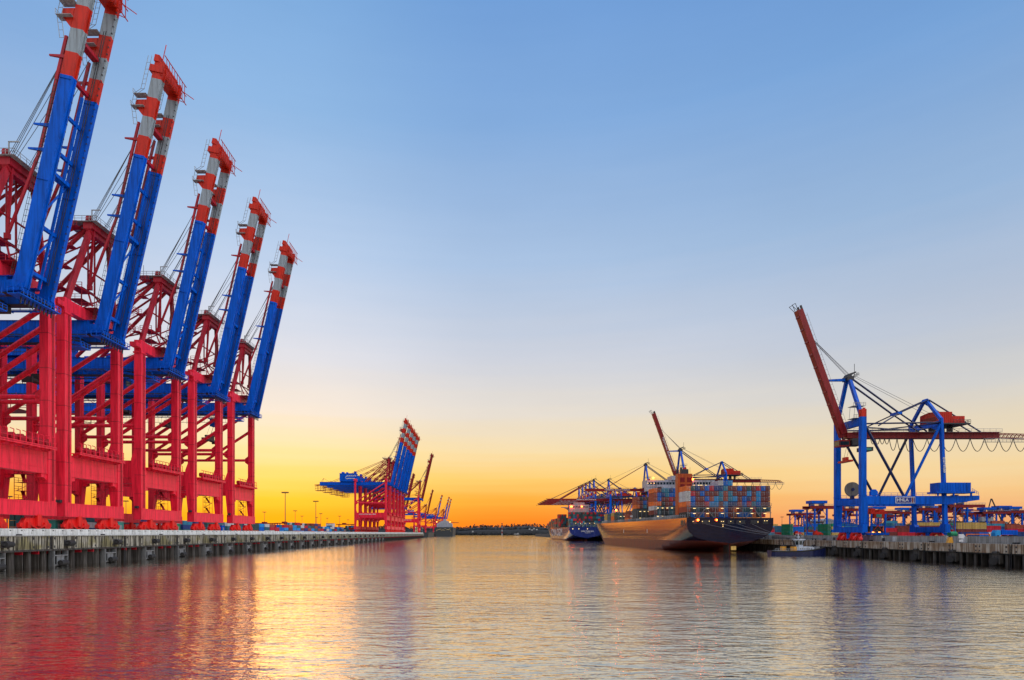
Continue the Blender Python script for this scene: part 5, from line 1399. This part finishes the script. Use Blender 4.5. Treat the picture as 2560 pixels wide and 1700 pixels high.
# slewing crane
t = empty('slewing_crane', (PX(2466, 520), 520, 6.0))
MB().box(-3.5,-2.6,-3,3,0,11).box(8.5,9.4,-3,3,0,11).box(-3.5,9.4,-3,3,10.4,11.4).build('portal', 'hblue', t)
MB().box(-6,4,-2.5,2.5,11.4,15.5).build('cabin', 'grey', t)
MB().beam((0,0,15.5),(4.0,0,31),0.6,0.6).beam((13,0,12),(4.4,0,31),0.7,0.7).build('mast', 'dark', t)
MB().beam((-1,0,20.5),(-14,0,21.5),0.9,0.9).build('counter_jib', 'bred', t)
tag(t, 'slewing crane with pointed black mast above the right yard near the frame edge', 'crane')
# warehouses
def shed(u0, u1, v0, Y, lab, mat='grey', depth=40):
    x0, x1, z = PX(u0, Y), PX(u1, Y), PZ(v0, Y)
    t = empty('warehouse', (x0, Y, 6.0)); w = x1-x0; h = z-6.0
    MB().box(0, w, 0, depth, 0, h*0.86).build('wall', mat, t)
    MB().prism_y([(-0.5,h*0.86),(w+0.5,h*0.86),(w/2,h)], -0.5, depth+0.5).build('roof', 'steel', t)
    d = MB()
    for k in range(max(1, int(w/9))): d.box(3+k*9, 7+k*9, -0.06, 0, 0, 4.5)
    d.build('door', 'dark', t)
    tag(t, lab, 'warehouse', 'sheds of the right yard')
shed(2056, 2090, 1296, 700, 'grey shed beyond the gantry left of the right quay crane')
shed(2440, 2520, 1300, 760, 'long grey shed below the slewing crane at the right')
shed(2350, 2400, 1298, 780, 'pale shed behind the red gantry right of the rear crane legs')
# lamp masts of the right yard
def lamp_mast(h=32.0, r=0.42):
    t = empty('light_mast', (0, 0, 0))
    MB().tube((0,0,0),(0,0,h),r,8,r2=r*0.6).build('pole', 'mast', t)
    hd = MB().box(-2.6, 2.6, -0.4, 0.4, h, h+0.35).box(-2.9, 2.9, -0.8, 0.8, h+0.35, h+0.6)
    for k in range(6): hd.box(-2.6+k*0.95, -2.0+k*0.95, -0.9, -0.4, h+0.6, h+1.1)
    hd.build('lamp_head', 'mast', t)
    return t
LM = lamp_mast()
lml = [((661, 933, -337), 'far light mast beside the rightmost of the big left cranes'),
       ((713, 485, -158), 'tallest light mast of the left yard against the yellow sky'),
       ((738, 882, -274), 'light mast close right of the tallest one on the left yard'),
       ((755, 1155, -345), 'short distant light mast third right of the tallest on the left yard'),
       ((789.6, 618, -171), 'second tallest light mast of the left yard, left of the far crane group'),
       ((792, 1244, -342), 'very small light mast touching the second tallest one'),
       ((802, 1011, -271), 'light mast just right of the second tallest one on the left yard'),
       ((818, 1311, -338), 'tiny light mast above the low pale yard building on the left'),
       ((849, 1155, -274), 'light mast right of the low pale yard building, before the far crane group'),
       ((870, 1470, -329), 'last tiny light mast before the far crane group'),
       ((18, 339, -266), 'light mast seen through the portal of the leftmost red crane'),
       ((24, 539, -420), 'small light mast seen through the portal of the leftmost red crane'),
       ((315, 614, -361), 'small light mast seen between the second and third big red cranes')]
for i, ((u, Y, x), l) in enumerate(lml):
    o = LM if i == 0 else copy_tree(LM)
    o.location = (PX(u, Y), Y, 7.4); tag(o, l, 'light mast', 'light masts of the container yards')
for (u, Y, s), l in (((2016, 420, 0.55), 'thin light mast between the two blue gantries beyond the tug'), ((1955, 700, 0.62), 'thin light mast close right of the big ship\'s stern'),
                     ((2386, 300, 0.62), 'pale pole in front of the tan containers, left of two'), ((2407, 300, 0.4), 'pale pole in front of the tan containers, right of two')):
    o = copy_tree(LM); o.location = (PX(u, Y), Y, 6.0); o.scale = (s,)*3
    tag(o, l, 'light mast', 'light masts of the container yards')
# small things along the right flood wall
t = empty('height_barrier', (PX(2415, 196), 196, 6.0))
MB().box(0,7.8,-0.12,0.12,1.0,1.3).build('bar', 'orange', t)
for x in (0.15, 7.6): MB().box(x-0.14,x+0.14,-0.12,0.12,-0.9,1.0).build('post', 'orange', t)
tag(t, 'orange barrier frame above the flood wall at the right', 'barrier')
t = MB().prism_y([(0,0),(1.3,0),(1.0,1.5),(0.5,1.5)], -0.5, 0.5).build('cabinet', 'yellow', None, (121.2+0.6, 160, 4.95)); tag(t, 'yellow cabinet by the white arrow sign on the right quay', 'cabinet')
sg = empty('arrow_sign', (123.4, 158.2, 4.95))
MB().prism_y([(0,1.2),(1.3,1.2),(1.7,1.75),(1.3,2.3),(0,2.3)], -0.05, 0.05).box(0.1,1.2,-0.05,0.05,0.3,0.9).build('panel', 'white', sg)
MB().tube((0.7,0.1,0),(0.7,0.1,2.2),0.06,6).build('post', 'dark', sg)
tag(sg, 'white arrow shaped sign beside the yellow cabinet on the right quay', 'sign')

# ------------------------------------------------------------------ left yard: container row behind the cranes
lr = random.Random(11)
pal = ['tg', 'bl', 'nv', 'br', 'rd', 'tl', 'lb', 'rb', 'gr', 'wh']
nb = 0
stuff = MB(); skeys = pal
for b in range(34):
    Y = 398 + b*10.2
    n = lr.choice([2, 3, 3, 3, 4]) if b > 2 else 3
    for j in range(n):
        k = lr.choice(pal)
        if NCONT < 292:
            container(k, (-150.0, Y, 7.4 + j*2.17), '%s container beyond the last big red crane, %s stack along the row, %s up' % (CNAME[k], ordn(b), ordn(j)), 'containers in the left yard')
        else:
            stuff.box(-150.9, -149.1, Y-4.6, Y+4.6, 7.4+j*2.17, 7.4+j*2.17+2.1, skeys.index(k))
        for c in range(1, 4):
            stuff.box(-150.9-c*2.1, -149.1-c*2.1, Y-4.6, Y+4.6, 7.4+j*2.17, 7.4+j*2.17+2.1, skeys.index(lr.choice(pal)))
for b in range(26):
    for j in range(3):
        for c in range(3):
            stuff.box(-190-c*2.1, -188.2-c*2.1, 520+b*12, 529.4+b*12, 7.4+j*2.17, 9.5+j*2.17, skeys.index(lr.choice(pal)))
for b in range(14):
    for j in range(3):
        for c in range(3):
            stuff.box(-152-c*2.1, -150.2-c*2.1, 200+b*13, 209.4+b*13, 7.4+j*2.17, 9.5+j*2.17, skeys.index(lr.choice(['tg', 'tl', 'gn' if False else 'gr', 'tg', 'wh', 'nv'])))
o = stuff.build('container_block', ['c_'+k for k in skeys])
tag(o, 'far rows of stacked containers in the left yard behind the cranes', 'containers', kind='stuff')
for i, (u, Y, x, cs) in enumerate(((464, 214, None, 'gn/gn'), (474, 208, None, 'wh/bl'), (568, 255, None, 'tl/bl/bl'), (576, 262, None, 'tg/lb'))):
    for j, k in enumerate(cs.split('/')):
        pass
# low yard frames on the left
def rail_gantry():
    t = empty('yard_gantry', (0, 0, 0))
    for x in (0, 22):
        for y in (0, 10): MB().box(x-0.5, x+0.5, y-0.5, y+0.5, 0, 14).build('leg', 'bred', t)
    for y in (0, 10): MB().box(-4, 26, y-0.6, y+0.6, 14, 15.2).build('girder', 'bred', t)
    MB().box(6, 11, 0, 10, 15.2, 17).build('trolley', 'bred', t)
    return t
RG = rail_gantry()
for i, ((u, Y), l) in enumerate((((644, 900), 'low red gantry frame beyond the containers beside the last big red crane'), ((694, 880), 'low red gantry frame behind the tallest light mast'), ((716, 960), 'low red gantry frame right behind the tallest light mast'), ((742, 1040), 'low red gantry frame left of the second tallest light mast'), ((846, 1000), 'low red gantry frame right of the pale yard building'))):
    o = RG if i == 0 else copy_tree(RG)
    o.location = (PX(u, Y), Y, 7.4); tag(o, l, 'gantry crane', 'low gantry frames in the left yard')
t = empty('office_building', (PX(815, 820), 820, 7.4))
MB().box(0, 9, 0, 12, 0, 13).build('wall', 'white', t)
MB().box(-0.3, 9.3, -0.3, 12.3, 13, 13.5).build('roof', 'grey', t)
for z in (2, 5.5, 9):
    MB().box(0.8, 8.2, -0.05, 0, z, z+1.4).build('window', 'glass', t)
tag(t, 'low pale yard building among the masts left of the far crane group', 'building')

# ------------------------------------------------------------------ far shore
tr = random.Random(5)
m, nt, b = new_mat('far_foliage')
tcx = nt.nodes.new('ShaderNodeTexCoord'); nx = nt.nodes.new('ShaderNodeTexNoise'); nx.inputs['Scale'].default_value = 0.05
nt.links.new(tcx.outputs['Object'], nx.inputs['Vector'])
rr = nt.nodes.new('ShaderNodeValToRGB'); rr.color_ramp.elements[0].color = (0.012, 0.016, 0.020, 1); rr.color_ramp.elements[1].color = (0.03, 0.034, 0.036, 1)
nt.links.new(nx.outputs['Fac'], rr.inputs[0]); nt.links.new(rr.outputs[0], b.inputs['Base Color']); b.inputs['Roughness'].default_value = 0.9
M['far_leaf'] = m
def ridge_h(x): return 29 + 5*math.sin(x*0.004+1.0) + 4*math.sin(x*0.011) + 3*math.sin(x*0.03+2)
hill = MB()
xs = list(range(-1600, 3000, 40))
for a, c in zip(xs, xs[1:]):
    for (y0, f0), (y1, f1) in zip(((2600, -0.08), (2612, 0.5), (2640, 0.85), (2700, 1.0), (3000, 1.0)), ((2612, 0.5), (2640, 0.85), (2700, 1.0), (3000, 1.0), (3200, -0.1))):
        hill.add([(a, y0, ridge_h(a)*f0), (c, y0, ridge_h(c)*f0), (c, y1, ridge_h(c)*f1), (a, y1, ridge_h(a)*f1)], [(0,1,2,3)])
tag(hill.build('hill', 'far_leaf', weld=True), 'low dark wooded bank along the far shore', 'hill', kind='structure')
wood = MB()
x = -900
while x < 2700:
    h = ridge_h(x)
    for row, (yy, f) in enumerate(((2598, 0.02), (2628, 0.6), (2690, 0.96))):
        th = tr.choice([5, 6, 7, 8, 9, 11, 14])*tr.uniform(0.8, 1.1); cx = x + tr.uniform(-6, 6); cz = h*f
        wd = tr.uniform(5, 10)
        for k in range(26):
            a, r_, zz = tr.uniform(0, 6.28), tr.random()**0.6, tr.random()
            s = tr.uniform(1.2, 3.0); wv_ = wd*math.sin(math.pi*min(1, 0.2+zz*0.78))
            c = Vector((cx + wv_*r_*math.cos(a), yy + wv_*r_*math.sin(a), cz + 1 + th*zz))
            u_ = Vector((tr.uniform(-1,1), tr.uniform(-1,1), tr.uniform(-1,1))).normalized(); v_ = u_.orthogonal().normalized()
            wood.add([c + u_*s, c + v_*s, c - u_*s*0.8, c - v_*s], [(0,1,2,3)])
    x += tr.uniform(4, 8)
tag(wood.build('woodland', 'far_leaf'), 'far wooded shoreline reading as one dark mass on the horizon', 'woodland', kind='stuff')
t = empty('beacon_tower', (PX(1255, 2500), 2500, 0))
bt = MB()
for k in range(6): bt.tube((0,0,k*7.5-0.5),(0,0,(k+1)*7.5-0.5),2.0-k*0.12,10,k % 2)
bt.build('shaft', ['grey', 'bred'], t); MB().tube((0,0,44.5),(0,0,49),2.3,10).tube((0,0,49),(0,0,51),2,10,r2=0.4).build('lantern', 'dark', t)
tag(t, 'red and white banded beacon tower on the far shore at mid water', 'beacon', 'towers on the far shore')
t = empty('water_tower', (PX(1280, 2700), 2700, 15))
MB().tube((0,0,0),(0,0,28),1.6,8).build('shaft', 'dark', t); MB().tube((0,0,25),(0,0,30),3.4,10,r2=4).build('tank', 'dark', t)
tag(t, 'slim dark tower rising from the far woods right of the banded beacon', 'tower', 'towers on the far shore')
t = empty('ferry', (PX(1292, 2200), 2200, 0))
MB().prism_y([(-14,0),(14,0),(17,3),(-14,3)],-3,3).build('hull', 'dark', t); MB().box(-9,8,-2.5,2.5,3,6).box(2,6,-2,2,6,8.5).build('cabin', 'grey', t)
tag(t, 'tiny dark ferry low on the far water before the woods', 'boat')
for i, (u, v) in enumerate(((1322, 1322), (1328, 1324), (1333, 1321), (1340, 1323), (1180, 1328))):
    Y = 2585; t = empty('house', (PX(u, Y), Y, PZ(v, Y)-4))
    MB().box(0,7,0,5,0,4).build('wall', 'grey', t); MB().prism_y([(-0.6,4),(7.6,4),(3.5,6.5)],-0.3,5.3).build('roof', 'grey', t)
    tag(t, 'tiny pale house on the far wooded bank, %s from the left' % ordn((i+1) % 5), 'house', 'houses on the far bank')
# wind tower and cable reel are parts of their cranes; small clutter on the left quay
for i, (y, c) in enumerate(((147.5, 'teal'), (172.6, 'teal'), (205.0, 'c_gn'), (240.5, 'blue'))):
    t = empty('switch_cabin', (-104.5, y, 7.4))
    MB().box(-1.5,1.5,-1.4,1.4,0.2,3.2).build('wall', c, t); MB().box(-1.6,1.6,-1.5,1.5,3.2,3.4).build('roof', 'steel', t); MB().box(1.5,1.55,-0.5,0.5,0.3,2.4).build('door', 'grey', t)
    tag(t, 'small %s cabin behind the flood wall between the red crane wheels, %s from the left' % ({'teal': 'teal', 'c_gn': 'green', 'blue': 'blue'}[c], ordn(i)), 'cabin', 'cabins on the left quay')
print('containers', NCONT, 'objects', len(bpy.data.objects))
